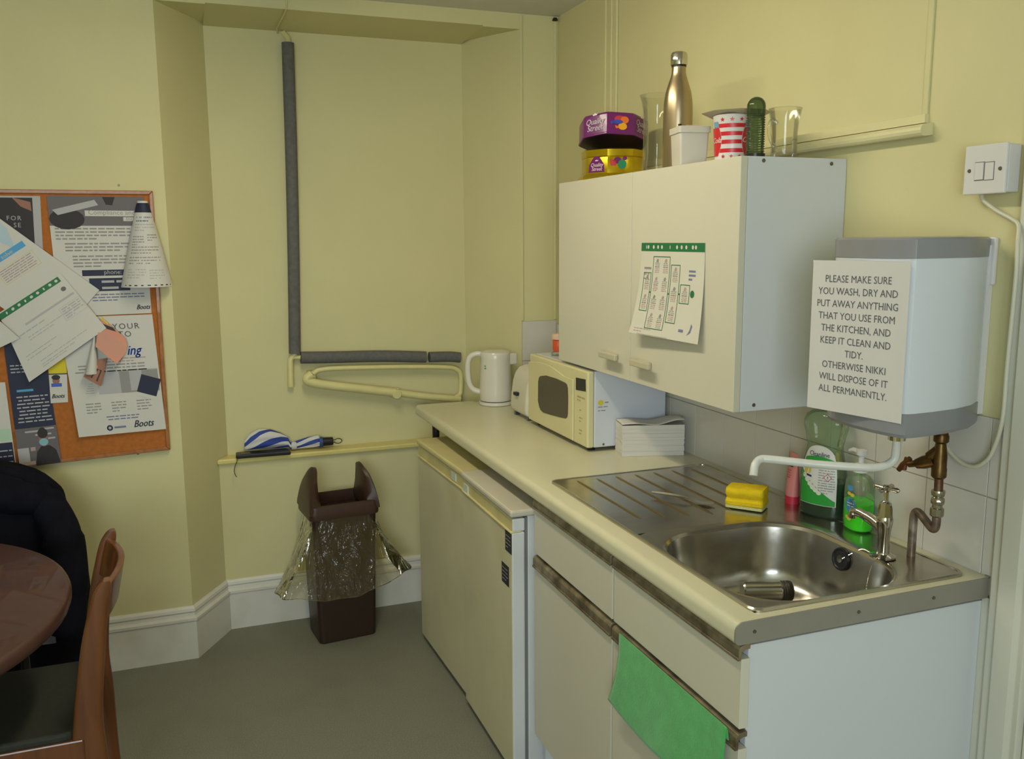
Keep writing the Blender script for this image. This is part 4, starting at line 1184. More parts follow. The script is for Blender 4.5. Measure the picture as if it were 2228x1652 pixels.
# front faces of an octagon (apothem): face normals at 22.5 + 45k degrees
def facefn(ang, r, w, z0):
    n = Vector((cos(radians(ang)), sin(radians(ang)), 0)); tdir = Vector((-n.y, n.x, 0))   # viewer right when looking along -n
    ap = r * cos(pi / 8)
    return lambda u, v: n * ap + tdir * (u - w / 2) + Vector((0, 0, z0 + v))
def panel(parent, ang, r, z0, draw, mats, name='panel', w=0.076):
    s = Sheet(facefn(ang, r, w, z0), w, 0.06, 1, 1); s.mb = MB()
    draw(s, w)
    return s.build(name, mats, parent=parent, local=True)
def logo(s, w, u, v, k, mi):
    s.text('Quality', u, v + 0.016 * k, 0.021 * k, mi, 'CENTER', shear=0.25, weight=0.00035, sx=0.9, off=0.0012)
    s.text('Street', u, v, 0.021 * k, mi, 'CENTER', shear=0.25, weight=0.00035, sx=0.9, off=0.0012)
    s.poly([(u - 0.006 * k, v + 0.037 * k), (u + 0.006 * k, v + 0.038 * k), (u + 0.008 * k, v + 0.043 * k), (u + 0.003 * k, v + 0.040 * k), (u, v + 0.044 * k), (u - 0.003 * k, v + 0.040 * k), (u - 0.007 * k, v + 0.042 * k)], mi, 0.0012)
def gold_logo(s, w):
    s.poly([(0.010, 0.0), (0.066, 0.0), (0.064, 0.024), (0.052, 0.042), (0.046, 0.050), (0.044, 0.070), (0.034, 0.070), (0.032, 0.050), (0.024, 0.042), (0.012, 0.024)], 0, 0.0008)
    logo(s, w, w / 2 + 0.001, 0.006, 0.78, 1)
def gold_sweets(s, w):
    s.disc(0.030, 0.036, 0.011, 0, 0.0008, ry=0.010); s.poly([(0.010, 0.02), (0.026, 0.02), (0.026, 0.036), (0.008, 0.040)], 3, 0.0008)
    s.disc(0.044, 0.024, 0.013, 2, 0.0010, ry=0.014); s.disc(0.052, 0.042, 0.006, 0, 0.0008)
    s.poly([(0.030, -0.020), (0.044, -0.020), (0.044, -0.010), (0.030, -0.010)], 1, 0.0100)
SW = [PURP, TINW, M('sweet_green', (40, 130, 92), rough=0.3), M('sweet_red', (190, 58, 66), rough=0.3)]
for k, ang in enumerate((180 - 6 + 22.5 - 8, )):
    pass
panel(t, 202.5, 0.0990, 0.024, gold_logo, [PURP, TINW], 'logo_panel')
panel(t, 247.5, 0.0990, 0.024, gold_sweets, SW, 'sweets_panel')
# purple lid tipped up on the tin
t = thing('sweet_tin_cover', 'purple octagonal chocolate tin lid tipped on top of gold tin', 'tin lid', (-0.158, 1.385, ZC + 0.0975), radians(8))
t.rotation_euler = (Matrix.Rotation(radians(-11), 3, Vector((0.937, -0.35, 0))) @ Matrix.Rotation(radians(2), 3, Vector((0.345, 0.926, 0))) @ Matrix.Rotation(radians(8), 3, 'Z')).to_euler()
t.location = (-0.148, 1.384, ZC + 0.119)
t.scale = (1.08, 1.08, 1.12)
MB().loft([hexplan(0.1045, 0.0, (0, 0)), hexplan(0.1060, 0.001, (0, 0)), hexplan(0.1060, 0.004, (0, 0)), hexplan(0.1045, 0.006, (0, 0)), hexplan(0.1045, 0.056, (0, 0)), hexplan(0.101, 0.062, (0, 0)), hexplan(0.092, 0.065, (0, 0))]).xf(Matrix.Identity(4)).build('lid_shell', PURP, parent=t, local=True, sharp=25)
MB().loft([hexplan(0.1025, 0.0003, (0, 0)), hexplan(0.1020, -0.0004, (0, 0))]).build('inside', M('dark_inside', (30, 16, 34), rough=0.5), parent=t, local=True)
def lid_logo(s, w): logo(s, w, w / 2, 0.008, 1.14, 0)
def lid_sweets(s, w):
    s.disc(0.036, 0.036, 0.016, 1, 0.0008, ry=0.010); s.disc(0.050, 0.034, 0.012, 2, 0.0010, ry=0.010)
    s.disc(0.030, 0.028, 0.015, 3, 0.0012, ry=0.006); s.poly([(0.008, 0.030), (0.018, 0.028), (0.018, 0.024), (0.010, 0.020)], 3, 0.0012)
    s.disc(0.044, 0.016, 0.013, 4, 0.0012, ry=0.010); s.poly([(0.022, 0.018), (0.033, 0.016), (0.032, 0.010), (0.024, 0.010)], 2, 0.0012)
SW2 = [TINW, SW[3], M('sweet_orange', (224, 110, 36), rough=0.3), M('sweet_blue', (60, 76, 170), rough=0.3), M('sweet_yellow', (226, 160, 36), rough=0.3)]
panel(t, 202.5, 0.1047, 0.006, lid_logo, SW2, 'logo_panel')
panel(t, 247.5, 0.1047, 0.006, lid_sweets, SW2, 'sweets_panel')
panel(t, 292.5, 0.1047, 0.006, lid_logo, SW2, 'logo_panel')

VGLASS = thin('clear_glass', (252, 252, 248), (214, 212, 190), 0.014, gloss=0.6, edge=0.14, rough=0.01)
t = thing('glass_vase', 'tall clear flared glass vase behind the steel bottle', 'vase', (-0.118, 1.155, ZC))
vp = [(0, 0.0), (0.036, 0.0), (0.043, 0.004), (0.0445, 0.03), (0.041, 0.07), (0.0405, 0.14), (0.042, 0.19), (0.047, 0.220), (0.053, 0.238)]
MB().lathe(vp + [(r - 0.003, z) for r, z in vp[:2:-1]] + [(0.036, 0.008), (0, 0.008)], (-0.118, 1.155, ZC), 40).build('vase_body', VGLASS, parent=t)

t = thing('steel_bottle', 'bronze stainless steel drinks bottle with polished cap on the cabinet', 'bottle', (-0.199, 0.902, ZC))
BR = M('brushed_bronze_steel', (176, 158, 128), rough=0.3, metal=0.95, var=0.04, vscale=30, stretch=(1, 1, 0.1))
MB().lathe([(0, 0.0), (0.036, 0.0), (0.0385, 0.003), (0.0390, 0.01), (0.0390, 0.150), (0.0382, 0.175), (0.034, 0.203), (0.0265, 0.228), (0.0215, 0.242), (0.0190, 0.252), (0.0185, 0.268), (0, 0.268)], (-0.199, 0.902, ZC), 40).build('bottle_body', BR, parent=t)
MB().lathe([(0, 0.268), (0.0195, 0.268), (0.0195, 0.273), (0, 0.273)], (-0.199, 0.902, ZC), 32).build('seal_ring', BLACKP, parent=t)
MB().lathe([(0, 0.273), (0.0215, 0.273), (0.0222, 0.276), (0.0222, 0.299), (0.019, 0.305), (0.012, 0.308), (0, 0.309)], (-0.199, 0.902, ZC), 32).build('cap', M('polished_steel', (206, 200, 188), rough=0.12, metal=1.0), parent=t)

t = thing('storage_tub', 'grey translucent square plastic tub holding pens in front of the steel bottle', 'tub', (-0.230, 0.790, ZC), radians(-12))
TUB = M('milky_plastic_tub', (206, 200, 186), rough=0.45, spec=0.3)
rings = [[(x, y, z) for x, y in rrect(-a, a, -a, a, 0.006, 4)] for a, z in ((0.034, 0.0), (0.035, 0.002), (0.0385, 0.082), (0.0415, 0.083), (0.0420, 0.098), (0.040, 0.099), (0.0385, 0.097), (0.033, 0.006))]
MB().loft(rings).build('tub_body', TUB, parent=t, local=True, sharp=30)
MB().tube([(-0.024, -0.004, 0.01), (-0.026, 0.002, 0.108)], 0.0045, 10).build('pen', BLACKP, parent=t, local=True)
MB().box(-0.010, 0.024, -0.006, -0.002, 0.02, 0.105).build('card', M('peach_card', (226, 168, 142), rough=0.6), parent=t, local=True)

t = thing('paper_cup', 'white drinks cup with red stripes and stars under a flat lid', 'cup', (-0.205, 0.640, ZC))
CUPW = M('cup_white', (216, 212, 206), rough=0.3)
CUPR = M('cup_red', (196, 40, 46), rough=0.35)
CUPB = M('cup_blue', (110, 156, 182), rough=0.35)
cc = (-0.205, 0.640, ZC)
cupr = lambda z: 0.0385 + (0.0450 - 0.0385) * z / 0.108
MB().lathe([(0, 0.0), (0.036, 0.0), (0.0385, 0.002), (0.0385 + 0.0001, 0.004), (0.0448, 0.106), (0.046, 0.108), (0.0435, 0.110), (0.037, 0.006), (0, 0.006)], cc, 40).build('cup_body', CUPW, parent=t)
ac = atan2(-1.243 - 0.640, -1.476 + 0.205)
def cupf(u, v):
    r = cupr(v) + 0.0003
    a = ac + (u / 0.042)
    return (cc[0] + r * cos(a), cc[1] + r * sin(a), cc[2] + v)
s = Sheet(cupf, 0.1, 0.1, 1, 1); s.mb = MB()
def star(u, v, r, mi):
    s.poly([(u + (r if k % 2 == 0 else r * 0.42) * sin(k * pi / 5), v + (r if k % 2 == 0 else r * 0.42) * cos(k * pi / 5)) for k in range(10)], mi, 0.0004)
for u in (-0.021, 0.0, 0.021):
    star(u * 1.05, 0.0975, 0.0058, 0); star(u, 0.0125, 0.0055, 0)
def curve_half(v): return 0.0245 + 0.010 * ((v - 0.052) / 0.035) ** 2
for v0 in (0.0215, 0.0415, 0.0605, 0.0790):
    v1 = v0 + 0.0092
    s.mb.grid(lambda a, c: s.P((2 * a - 1) * min(curve_half(v0 + c * (v1 - v0)), 0.034), v0 + c * (v1 - v0), 0.0003), 14, 2, 0)
for sg in (-1, 1):
    s.mb.grid(lambda a, c: s.P(sg * (curve_half(0.014 + c * 0.066) + 0.0012 + a * 0.05), 0.014 + c * 0.066, 0.0003), 12, 14, 0)
    s.mb.grid(lambda a, c: s.P(sg * (curve_half(0.080 + c * 0.014) * 0.98 + 0.002 - c * 0.006 + a * 0.018), 0.081 + c * 0.013, 0.0005), 6, 4, 1)
    s.text('Coca-Cola', sg * 0.064, 0.045, 0.018, 2, 'CENTER', shear=0.35, weight=0.0003, off=0.0007)
s.build('stripes_print', [CUPR, CUPB, CUPW], parent=t)
o = MB()
o.loft([hexplan(0.010, 0.1102, (0, 0)), hexplan(0.066, 0.1108, (0, 0)), hexplan(0.083, 0.1185, (0, 0)), hexplan(0.084, 0.1195, (0, 0)), hexplan(0.066, 0.1130, (0, 0)), hexplan(0.010, 0.1122, (0, 0))])
o.xf(Matrix.Translation((-0.185, 0.655, ZC)) @ Matrix.Rotation(radians(20), 4, 'Z'))
o = o.build('paper_plate', M('brownish_card_plate', (184, 170, 140), rough=0.5), loc=(-0.185, 0.655, ZC + 0.11), sharp=25)
tag(o, 'flat faceted brownish plate resting on top of the red striped cup', 'plate')

t = thing('ribbed_shaker', 'dark green ribbed glass tube with rounded top near the cabinet corner', 'shaker', (-0.202, 0.549, ZC))
GG = thin('dark_green_glass', (186, 200, 166), (92, 112, 76), 0.34, gloss=0.9, edge=0.3, rough=0.04)
pr = [(0, 0.0), (0.0225, 0.0), (0.0225, 0.012), (0.0210, 0.014)]
z = 0.016
while z < 0.098:
    pr += [(0.0192, z), (0.0212, z + 0.0018), (0.0217, z + 0.0026), (0.0212, z + 0.0034), (0.0192, z + 0.0050)]; z += 0.0054
pr += [(0.0210, 0.102), (0.0212, 0.118)] + [(0.0212 * cos(radians(a)), 0.120 + 0.0212 * sin(radians(a))) for a in range(0, 91, 15)]
MB().lathe(pr, (-0.202, 0.549, ZC), 32).build('shaker_body', GG, parent=t, sharp=80)
MB().lathe([(0, 0.0), (0.0232, 0.0), (0.0232, 0.013), (0, 0.013)], (-0.202, 0.549, ZC), 32).build('dark_base', M('dark_base', (40, 36, 34), rough=0.3), parent=t)

t = thing('glass_mug', 'clear flared glass mug with a handle at the cabinet corner', 'mug', (-0.150, 0.511, ZC))
gp = [(0, 0.0), (0.028, 0.0), (0.0295, 0.003), (0.0292, 0.02), (0.0290, 0.055), (0.0310, 0.080), (0.0375, 0.112)]
mc = (-0.150, 0.511, ZC)
MB().lathe(gp + [(0.0350, 0.1115), (0.0286, 0.080), (0.0265, 0.055), (0.0268, 0.014), (0, 0.012)], mc, 40).build('mug_body', VGLASS, parent=t)
md = Vector((-0.96, -0.28, 0)).normalized(); mC = Vector(mc)
hp = smooth_path([mC + md * 0.029 + Vector((0, 0, 0.078)), mC + md * 0.045 + Vector((0, 0, 0.084)), mC + md * 0.056 + Vector((0, 0, 0.072)), mC + md * 0.056 + Vector((0, 0, 0.052)), mC + md * 0.045 + Vector((0, 0, 0.034)), mC + md * 0.029 + Vector((0, 0, 0.022))], 6)
MB().tube(hp, 0.0042, 10).build('handle', VGLASS, parent=t)
# ------------------------------------------------------------------ noticeboard and its papers
BW = wood('noticeboard_wood', (168, 108, 54), (142, 86, 38), scale=30, rough=0.5, stretch=(1, 1, 1))
CORK = M('cork_board', (172, 104, 50), rough=0.85, var=0.10, vscale=70, bump=0.2, bscale=200, spec=0.2)
t = thing('noticeboard', 'wooden framed cork noticeboard covered with pinned papers on the left wall', 'noticeboard', (-2.14, YW - 0.012, 1.28))
BX0, BX1, BZ0, BZ1 = -2.74, -1.543, 0.818, 1.743
b = MB()
def slanted(x): return -0.020 * ((BX1 - x) / 0.5) * 0.9
MB().prism([(BX0 + 0.01, BZ0 - 0.035), (BX1 - 0.012, BZ0 + 0.012), (BX1 - 0.012, BZ1 - 0.012), (BX0 + 0.01, BZ1 - 0.012)], 'y', YW - 0.014, YW - 0.002).build('cork_panel', CORK, parent=t)
b = MB()
zl = BZ0 - 0.048
fw = 0.013
ring_o = [(BX0, zl), (BX1, BZ0), (BX1, BZ1), (BX0, BZ1)]
ring_i = [(BX0 + fw, zl + fw), (BX1 - fw, BZ0 + fw), (BX1 - fw, BZ1 - fw), (BX0 + fw, BZ1 - fw)]
for k in range(4):
    j = (k + 1) % 4
    b.prism([ring_o[k], ring_o[j], ring_i[j], ring_i[k]], 'y', YW - 0.020, YW - 0.001)
b.build('frame', BW, parent=t, bevel=0.002)

NVY = M('print_navy', (34, 38, 62), rough=0.6)
PGREY = M('print_photo_grey', (104, 98, 100), rough=0.6)
PDARK = M('print_photo_dark', (46, 38, 38), rough=0.6)
PBLUE = M('print_sky_blue', (78, 158, 206), rough=0.6)
PINK = M('print_salmon', (206, 140, 116), rough=0.6)
YEL = M('print_yellow', (214, 196, 34), rough=0.6)
LGREY = M('print_light_grey', (176, 174, 176), rough=0.7)
SKIN = M('print_skin', (150, 104, 86), rough=0.6)
MASKC = M('print_mask_blue', (130, 180, 190), rough=0.6)
PALEB = M('print_pale_blue', (176, 196, 206), rough=0.6)
PALEG = M('print_pale_green', (176, 206, 176), rough=0.6)
TRB = M('print_bright_blue', (60, 96, 190), rough=0.6)
PAPS = [PAPER, NVY, PGREY, PDARK, PBLUE, PINK, YEL, LGREY, INK, INKD, GREEN, SKIN, MASKC, PALEB, INKP, INKB, PALEG, TRB]
(W_, NV, PG, PD, SB, PK, YE, LG, IK, ID, GN, SK, MK, PB, IP, IB, PGN, TB) = range(18)
def paper(name, label, fn, w, h, draw, off_loc, nu=6, nv=8, cat='poster', base=W_):
    s = Sheet(fn, w, h, nu, nv, mi=base)
    draw(s, w, h)
    used = sorted(set(s.mb.m)); mp = {u: i for i, u in enumerate(used)}
    s.mb.m = [mp[x] for x in s.mb.m]
    o = s.build(name, [PAPS[u] for u in used], loc=off_loc)
    tag(o, label, cat, 'papers on the noticeboard')
    return o
Y0 = YW - 0.0162
# 1 compliance poster
fn, w, h = quad((-1.876, 1.724), (-1.574, 1.722), (-1.866, 1.315), (-1.574, 1.318), Y0)
def d1(s, w, h):
    s.rect(0, h * 0.755, w, h, PG)
    s.poly([(0.012, h * 0.885), (0.145, h - 0.012), (0.156, h - 0.030), (0.028, h * 0.842)], LG, 0.0007)
    s.poly([(0.17, h - 0.002), (0.21, h - 0.002), (0.20, h - 0.030), (0.18, h - 0.028)], PD, 0.0007)
    s.disc(0.055, h * 0.81, 0.055, PD, 0.0006, ry=0.035); 
    s.rect(0.112, h * 0.835, w - 0.01, h * 0.882, W_, 0.0009); s.rect(0.232, h * 0.795, w - 0.01, h * 0.828, W_, 0.0009)
    s.text('Compliance and other', 0.122, h * 0.848, 0.023, IK, weight=0.0, off=0.0013)
    s.text('bu', 0.240, h * 0.802, 0.020, IK, off=0.0013)
    s.lines(0.014, w - 0.03, h * 0.725, 4, 0.0115, 0.005, IK, seed=1)
    s.lines(0.040, w - 0.03, h * 0.600, 3, 0.0115, 0.005, IK, seed=2)
    s.lines(0.060, w - 0.03, h * 0.495, 4, 0.0115, 0.005, IK, seed=3)
    s.rect(0.085, h * 0.335, w - 0.02, h * 0.385, NV, 0.0006); s.text('phone: 0800 085', 0.155, h * 0.348, 0.021, LG, off=0.0012)
    s.rect(0.105, h * 0.205, w - 0.065, h * 0.315, NV, 0.0006)
    s.lines(0.145, w - 0.075, h * 0.275, 2, 0.022, 0.008, LG, 0.0010, seed=5)
    s.lines(0.11, w - 0.02, h * 0.170, 3, 0.010, 0.004, IB, seed=6)
    s.text('Boots', w - 0.050, h * 0.038, 0.024, NV, shear=0.4, weight=0.0005, off=0.0012, sx=0.8)
paper('compliance_poster', 'white poster headed with a grey photo and a compliance title, dark bands below', fn, w, h, d1, (-1.72, Y0, 1.32))
# 2 black poster top left
fn, w, h = quad((-2.10, 1.722), (-1.895, 1.722), (-2.10, 1.40), (-1.905, 1.40), Y0)
def d2(s, w, h):
    s.rect(0, 0, w - 0.024, h - 0.006, PD)
    s.poly([(w - 0.085, h - 0.005), (w - 0.03, h - 0.02), (w - 0.028, h - 0.05), (w - 0.06, h - 0.035)], SK, 0.0008)
    s.text('FOR', w - 0.105, h - 0.080, 0.021, LG, off=0.001, space=1.25); s.text('SE', w - 0.085, h - 0.103, 0.021, LG, off=0.001, space=1.25)
paper('dark_poster', 'black poster with pale letters at top left, half covered by a tilted sheet', fn, w, h, d2, (-2.0, Y0, 1.4), base=LG)
# 3 navy poster, lower left
fn, w, h = quad((-2.045, 1.245), (-1.925, 1.245), (-2.035, 0.934), (-1.908, 0.940), Y0 - 0.0006)
def d3(s, w, h):
    s.rect(0, 0, w, h, NV)
    s.lines(0.010, w - 0.02, h * 0.70, 3, 0.0115, 0.004, LG, 0.0007, seed=4)
    s.lines(0.02, 0.09, h * 0.410, 1, 0.012, 0.008, SB, 0.0007, seed=6)
    s.lines(0.012, w - 0.006, h * 0.345, 8, 0.0125, 0.0045, LG, 0.0007, seed=9, center=True)
paper('navy_leaflet', 'navy leaflet with rows of white text at the lower left of the board', fn, w, h, d3, (-1.98, Y0, 0.94))
# 4 photo strip of a masked person
fn, w, h = quad((-2.035, 0.934), (-1.907, 0.940), (-2.030, 0.797), (-1.900, 0.806), Y0 - 0.0062)
def d4(s, w, h):
    s.rect(0, 0, w, h, PG)
    for k, (u, v, ww) in enumerate(((0.03, h * 0.88, 0.05), (0.06, h * 0.78, 0.05), (0.09, h * 0.92, 0.03), (0.09, h * 0.66, 0.03))):
        s.rect(u, v, u + ww, v + 0.006, LG, 0.0007)
    s.rect(0, h * 0.12, 0.035, h * 0.50, LG, 0.0007); s.rect(0.005, h * 0.05, 0.05, h * 0.14, IP, 0.0008); s.rect(0.04, h * 0.40, 0.055, h * 0.5, IP, 0.0008)
    s.poly([(0.050, 0.001), (0.126, 0.001), (0.118, h * 0.36), (0.100, h * 0.50), (0.074, h * 0.50), (0.058, h * 0.36)], PD, 0.0008)
    s.disc(0.083, h * 0.66, 0.0155, SK, 0.0010, ry=0.024); s.disc(0.083, h * 0.83, 0.016, PD, 0.0012, ry=0.018)
    s.disc(0.083, h * 0.60, 0.0140, MK, 0.0013, ry=0.0130); s.disc(0.083, h * 0.90, 0.010, PD, 0.0013, ry=0.012)
paper('photo_poster', 'photo of a person wearing a pale blue face mask, overhanging the board bottom', fn, w, h, d4, (-1.97, Y0, 0.80))
fn, w, h = quad((-2.10, 1.10), (-2.050, 1.10), (-2.095, 0.800), (-2.041, 0.802), Y0 - 0.0055)
def d4b(s, w, h):
    s.rect(0, 0, w - 0.002, h * 0.30, NV); s.rect(0, h * 0.32, w - 0.002, h * 0.46, PGN)
    s.lines(0.005, w - 0.006, h * 0.20, 4, 0.02, 0.004, LG, 0.0007, seed=2)
paper('narrow_leaflet', 'narrow leaflet at the extreme lower left edge, navy foot under pale green', fn, w, h, d4b, (-2.07, Y0, 0.80))
# 5 yellow and white card
fn, w, h = quad((-1.915, 1.190), (-1.857, 1.188), (-1.918, 1.017), (-1.864, 1.017), Y0 - 0.0012)
def d5(s, w, h):
    s.rect(0, h * 0.60, w, h, YE); s.rect(0, h * 0.575, w, h * 0.60, ID)
    s.poly([(0.004, h * 0.52), (0.036, h * 0.56), (0.044, h * 0.50), (0.038, h * 0.30), (0.010, h * 0.30)], W_, 0.0006)
    s.disc(0.022, h * 0.455, 0.012, SK, 0.0008, ry=0.014); s.disc(0.022, h * 0.52, 0.014, PD, 0.001, ry=0.009); s.rect(0.006, h * 0.33, 0.040, h * 0.40, TB, 0.001)
    s.text('Boots', 0.004, h * 0.10, 0.021, NV, shear=0.4, weight=0.0005, sx=0.85, off=0.001)
paper('yellow_card', 'small yellow and white card with a little portrait between the leaflets', fn, w, h, d5, (-1.89, Y0, 1.02), cat='card')
# 6 large white poster, lower right
bul = lambda a, b: 0.002 + 0.012 * (1 - a) * max(0, (0.45 - b)) * 1.6
fn, w, h = quad((-1.872, 1.312), (-1.572, 1.314), (-1.838, 0.892), (-1.552, 0.897), Y0 - 0.0032, bul)
def d6(s, w, h):
    s.text('YOUR', w - 0.135, h - 0.048, 0.029, ID, space=1.2, off=0.001); s.text('TO', w - 0.120, h - 0.076, 0.029, ID, space=1.2, off=0.001)
    s.text('ing', w - 0.100, h * 0.665, 0.050, TB, shear=0.35, weight=0.0012, off=0.001, sx=0.8)
    s.lines(w - 0.19, w - 0.035, h * 0.635, 2, 0.010, 0.004, IP, seed=4); s.lines(0.02, w - 0.03, h * 0.585, 3, 0.011, 0.0045, IK, seed=5, center=True)
    s.rect(w * 0.30, h * 0.345, w - 0.005, h * 0.54, LG); s.rect(w * 0.55, h * 0.345, w - 0.006, h * 0.53, IK, 0.0006); s.rect(w * 0.66, h * 0.36, w * 0.80, h * 0.53, LG, 0.0008)
    c, d = cos(radians(-20)), sin(radians(-20))
    R2 = lambda u, v: (w - 0.045 + u * c - v * d, h * 0.365 + u * d + v * c)
    s.poly([R2(-0.034, -0.034), R2(0.034, -0.034), R2(0.034, 0.046), R2(-0.034, 0.046)], W_, 0.0010)
    s.poly([R2(-0.034, -0.020), R2(0.034, -0.020), R2(0.034, 0.046), R2(-0.034, 0.046)], NV, 0.0013)
    for k in range(3): s.lines(0.04 + k * 0.085, 0.04 + k * 0.085 + 0.05, h * 0.265, 4, 0.0105, 0.004, IK, seed=20 + k)
    for k in range(5): s.rect(0.045 + 0.004 * k, h * 0.36 + 0.008 * k, 0.075, h * 0.363 + 0.008 * k, IK, 0.0006)
    s.lines(w * 0.33, w * 0.72, h * 0.145, 2, 0.010, 0.004, IB, seed=8, center=True)
    s.disc(w * 0.36, h * 0.055, 0.0105, NV, 0.0007); s.disc(w * 0.36, h * 0.055, 0.005, LG, 0.0009); s.lines(w * 0.41, w * 0.58, h * 0.047, 1, 0.01, 0.007, IB, 0.0007, seed=2)
    s.text('Boots', w * 0.63, h * 0.042, 0.036, NV, shear=0.4, weight=0.0008, sx=0.8, off=0.001)
paper('white_poster', 'large white poster reading YOUR and TO with a grey photo, lower right of board', fn, w, h, d6, (-1.70, Y0, 0.9), 8, 12)
# 7 salmon leaflet curling off the board
fn7, w, h = quad((-1.738, 1.312), (-1.664, 1.236), (-1.760, 1.212), (-1.696, 1.150), Y0 - 0.012, lambda a, b: 0.030 * min(1.0, max(0.0, 1 - b)) ** 1.5 + 0.012 * a)
def f7(u, v):
    p = fn7(u, v); a = u / w; b = v / h
    return (p[0] + 0.016 * a * sin(pi * min(1, max(0, b))), p[1], p[2])
def d7(s, w, h):
    s.rect(0, 0, w, h, PK); s.poly([(0, h * 0.80), (w * 0.50, h * 0.99), (w * 0.62, h * 0.93), (0, h * 0.66)], PD, 0.0008)
    s.lines(0.008, w - 0.010, h * 0.60, 7, 0.009, 0.0028, IP, 0.0009, seed=7)
    s.rect(0, h * 0.93, w * 0.30, h, YE, 0.0007)
paper('salmon_leaflet', 'salmon pink leaflet curling away from the board over the white poster', f7, w, h, d7, (-1.70, Y0, 1.12), 8, 12, 'leaflet')
fn8, w, h = quad((-1.776, 1.160), (-1.728, 1.168), (-1.806, 1.108), (-1.752, 1.072), Y0 - 0.014, lambda a, b: 0.020 * (1 - b) + 0.012 * sin(a * 2.5))
def d8(s, w, h):
    s.poly([(w * 0.35, h * 0.15), (w * 0.75, h * 0.10), (w * 0.85, h * 0.55), (w * 0.55, h * 0.60)], PD, 0.0008)
    s.rect(w * 0.10, h * 0.62, w * 0.55, h * 0.72, PK, 0.0009)
    # the cream back of the sheet, rolled to a cone above the printed corner
    s.mb.grid(lambda a, c: (-1.760 + (1 - c) * (-0.020 + 0.022 * cos(pi * (1 - a) + 0.0)) , Y0 - 0.016 - (0.004 + 0.030 * (1 - c)) * sin(pi * a), 1.266 - (1 - c) * 0.150), 10, 8, PB + 0 if False else W_)
paper('curled_leaflet', 'leaflet rolled into a cream cone with a brown photo corner, hanging below tilted sheet', fn8, w, h, d8, (-1.76, Y0, 1.1), 6, 6, 'leaflet', base=SK)
# 9 diagonal poster
fn, w, h = quad((-2.115, 1.730), (-1.736, 1.404), (-2.26, 1.555), (-1.895, 1.225), Y0 - 0.0078, lambda a, b: 0.003 * sin(a * 3))
def d9(s, w, h):
    # a landscape sheet turned clockwise; its text runs up the page towards the upper right
    s.poly([(0.03, h - 0.012), (0.16, h - 0.012), (0.22, h - 0.05), (0.12, h - 0.075), (0.04, h - 0.05)], PB, 0.0005)
    s.disc(0.03, h - 0.02, 0.018, TB, 0.0007); s.disc(0.03, h - 0.02, 0.012, W_, 0.0009)
    U = Vector((0.86, 0.51)).normalized()
    # direction along the writing in sheet coordinates (upwards to the right in the room)
    a_ = radians(74)
    def rot(u, v, cu, cv):
        return (cu + u * cos(a_) - v * sin(a_), cv + u * sin(a_) + v * cos(a_))
    def R_(u0, v0, u1, v1, cu, cv, mi, off=0.0006):
        s.poly([rot(u0, v0, cu, cv), rot(u1, v0, cu, cv), rot(u1, v1, cu, cv), rot(u0, v1, cu, cv)], mi, off)
    R_(0, 0, 0.120, 0.020, 0.205, 0.090, SB)
    s.text('to solve', *rot(0.012, 0.003, 0.205, 0.090), 0.020, W_, rot=74, weight=0.0004, off=0.001)
    R_(0, -0.060, 0.130, -0.008, 0.215, 0.082, YE, 0.0005); R_(0.001, -0.059, 0.129, -0.009, 0.215, 0.082, W_, 0.0007)
    for k in range(6):
        R = random.Random(k); u = 0.006
        while u < 0.118:
            l_ = min(R.uniform(.01, .03), 0.122 - u)
            R_(u, -0.016 - k * 0.0075, u + l_, -0.013 - k * 0.0075, 0.215, 0.082, IP, 0.001); u += l_ + 0.003
    R_(0, 0, 0.045, 0.034, 0.20, 0.012, NV); 
    s.disc(w - 0.052, 0.070, 0.017, ID, 0.0006); s.disc(w - 0.047, 0.066, 0.013, LG, 0.0009)
    R_(0, 0, 0.022, 0.006, w - 0.030, 0.045, ID); R_(0.025, 0, 0.046, 0.006, w - 0.030, 0.045, ID)
paper('tilted_poster', 'large pale poster turned diagonally, with a blue heading strip and round logo', fn, w, h, d9, (-2.0, Y0, 1.4), 8, 8)
# 10 green banded sheet in a plastic sleeve
fn, w, h = quad((-2.050, 1.334), (-1.852, 1.464), (-1.975, 1.098), (-1.722, 1.272), Y0 - 0.0125, lambda a, b: 0.010 * (1 - b) + 0.004 * sin(a * 3))
def d10(s, w, h):
    s.rect(0, h - 0.024, w * 0.94, h - 0.004, GN)
    for k in range(9): s.disc(0.026 + k * 0.023, h - 0.014, 0.0055 if k % 3 else 0.003, W_, 0.0009, ry=0.005, n=8)
    s.disc(w * 0.90, h - 0.05, 0.008, PG, 0.0006)
    s.rect(0.06, h * 0.66, w * 0.97, h * 0.69, LG)
    s.lines(0.03, 0.20, h * 0.58, 1, 0.01, 0.004, LG, seed=3); s.lines(0.05, 0.22, h * 0.50, 2, 0.010, 0.003, LG, seed=4)
    s.lines(0.17, 0.23, h * 0.56, 5, 0.0085, 0.0045, LG, seed=12)
    s.frame(0.165, h * 0.40, 0.235, h * 0.60, 0.001, LG)
    s.lines(0.02, 0.12, h * 0.30, 2, 0.012, 0.003, LG, seed=5); s.lines(0.05, 0.20, h * 0.14, 2, 0.012, 0.003, LG, seed=6); s.lines(0.05, 0.15, h * 0.06, 1, 0.012, 0.003, LG, seed=6)
paper('green_banded_sheet', 'white sheet tilted anticlockwise with a dark green heading band at its top', fn, w, h, d10, (-1.9, Y0, 1.25), 8, 8, 'notice')
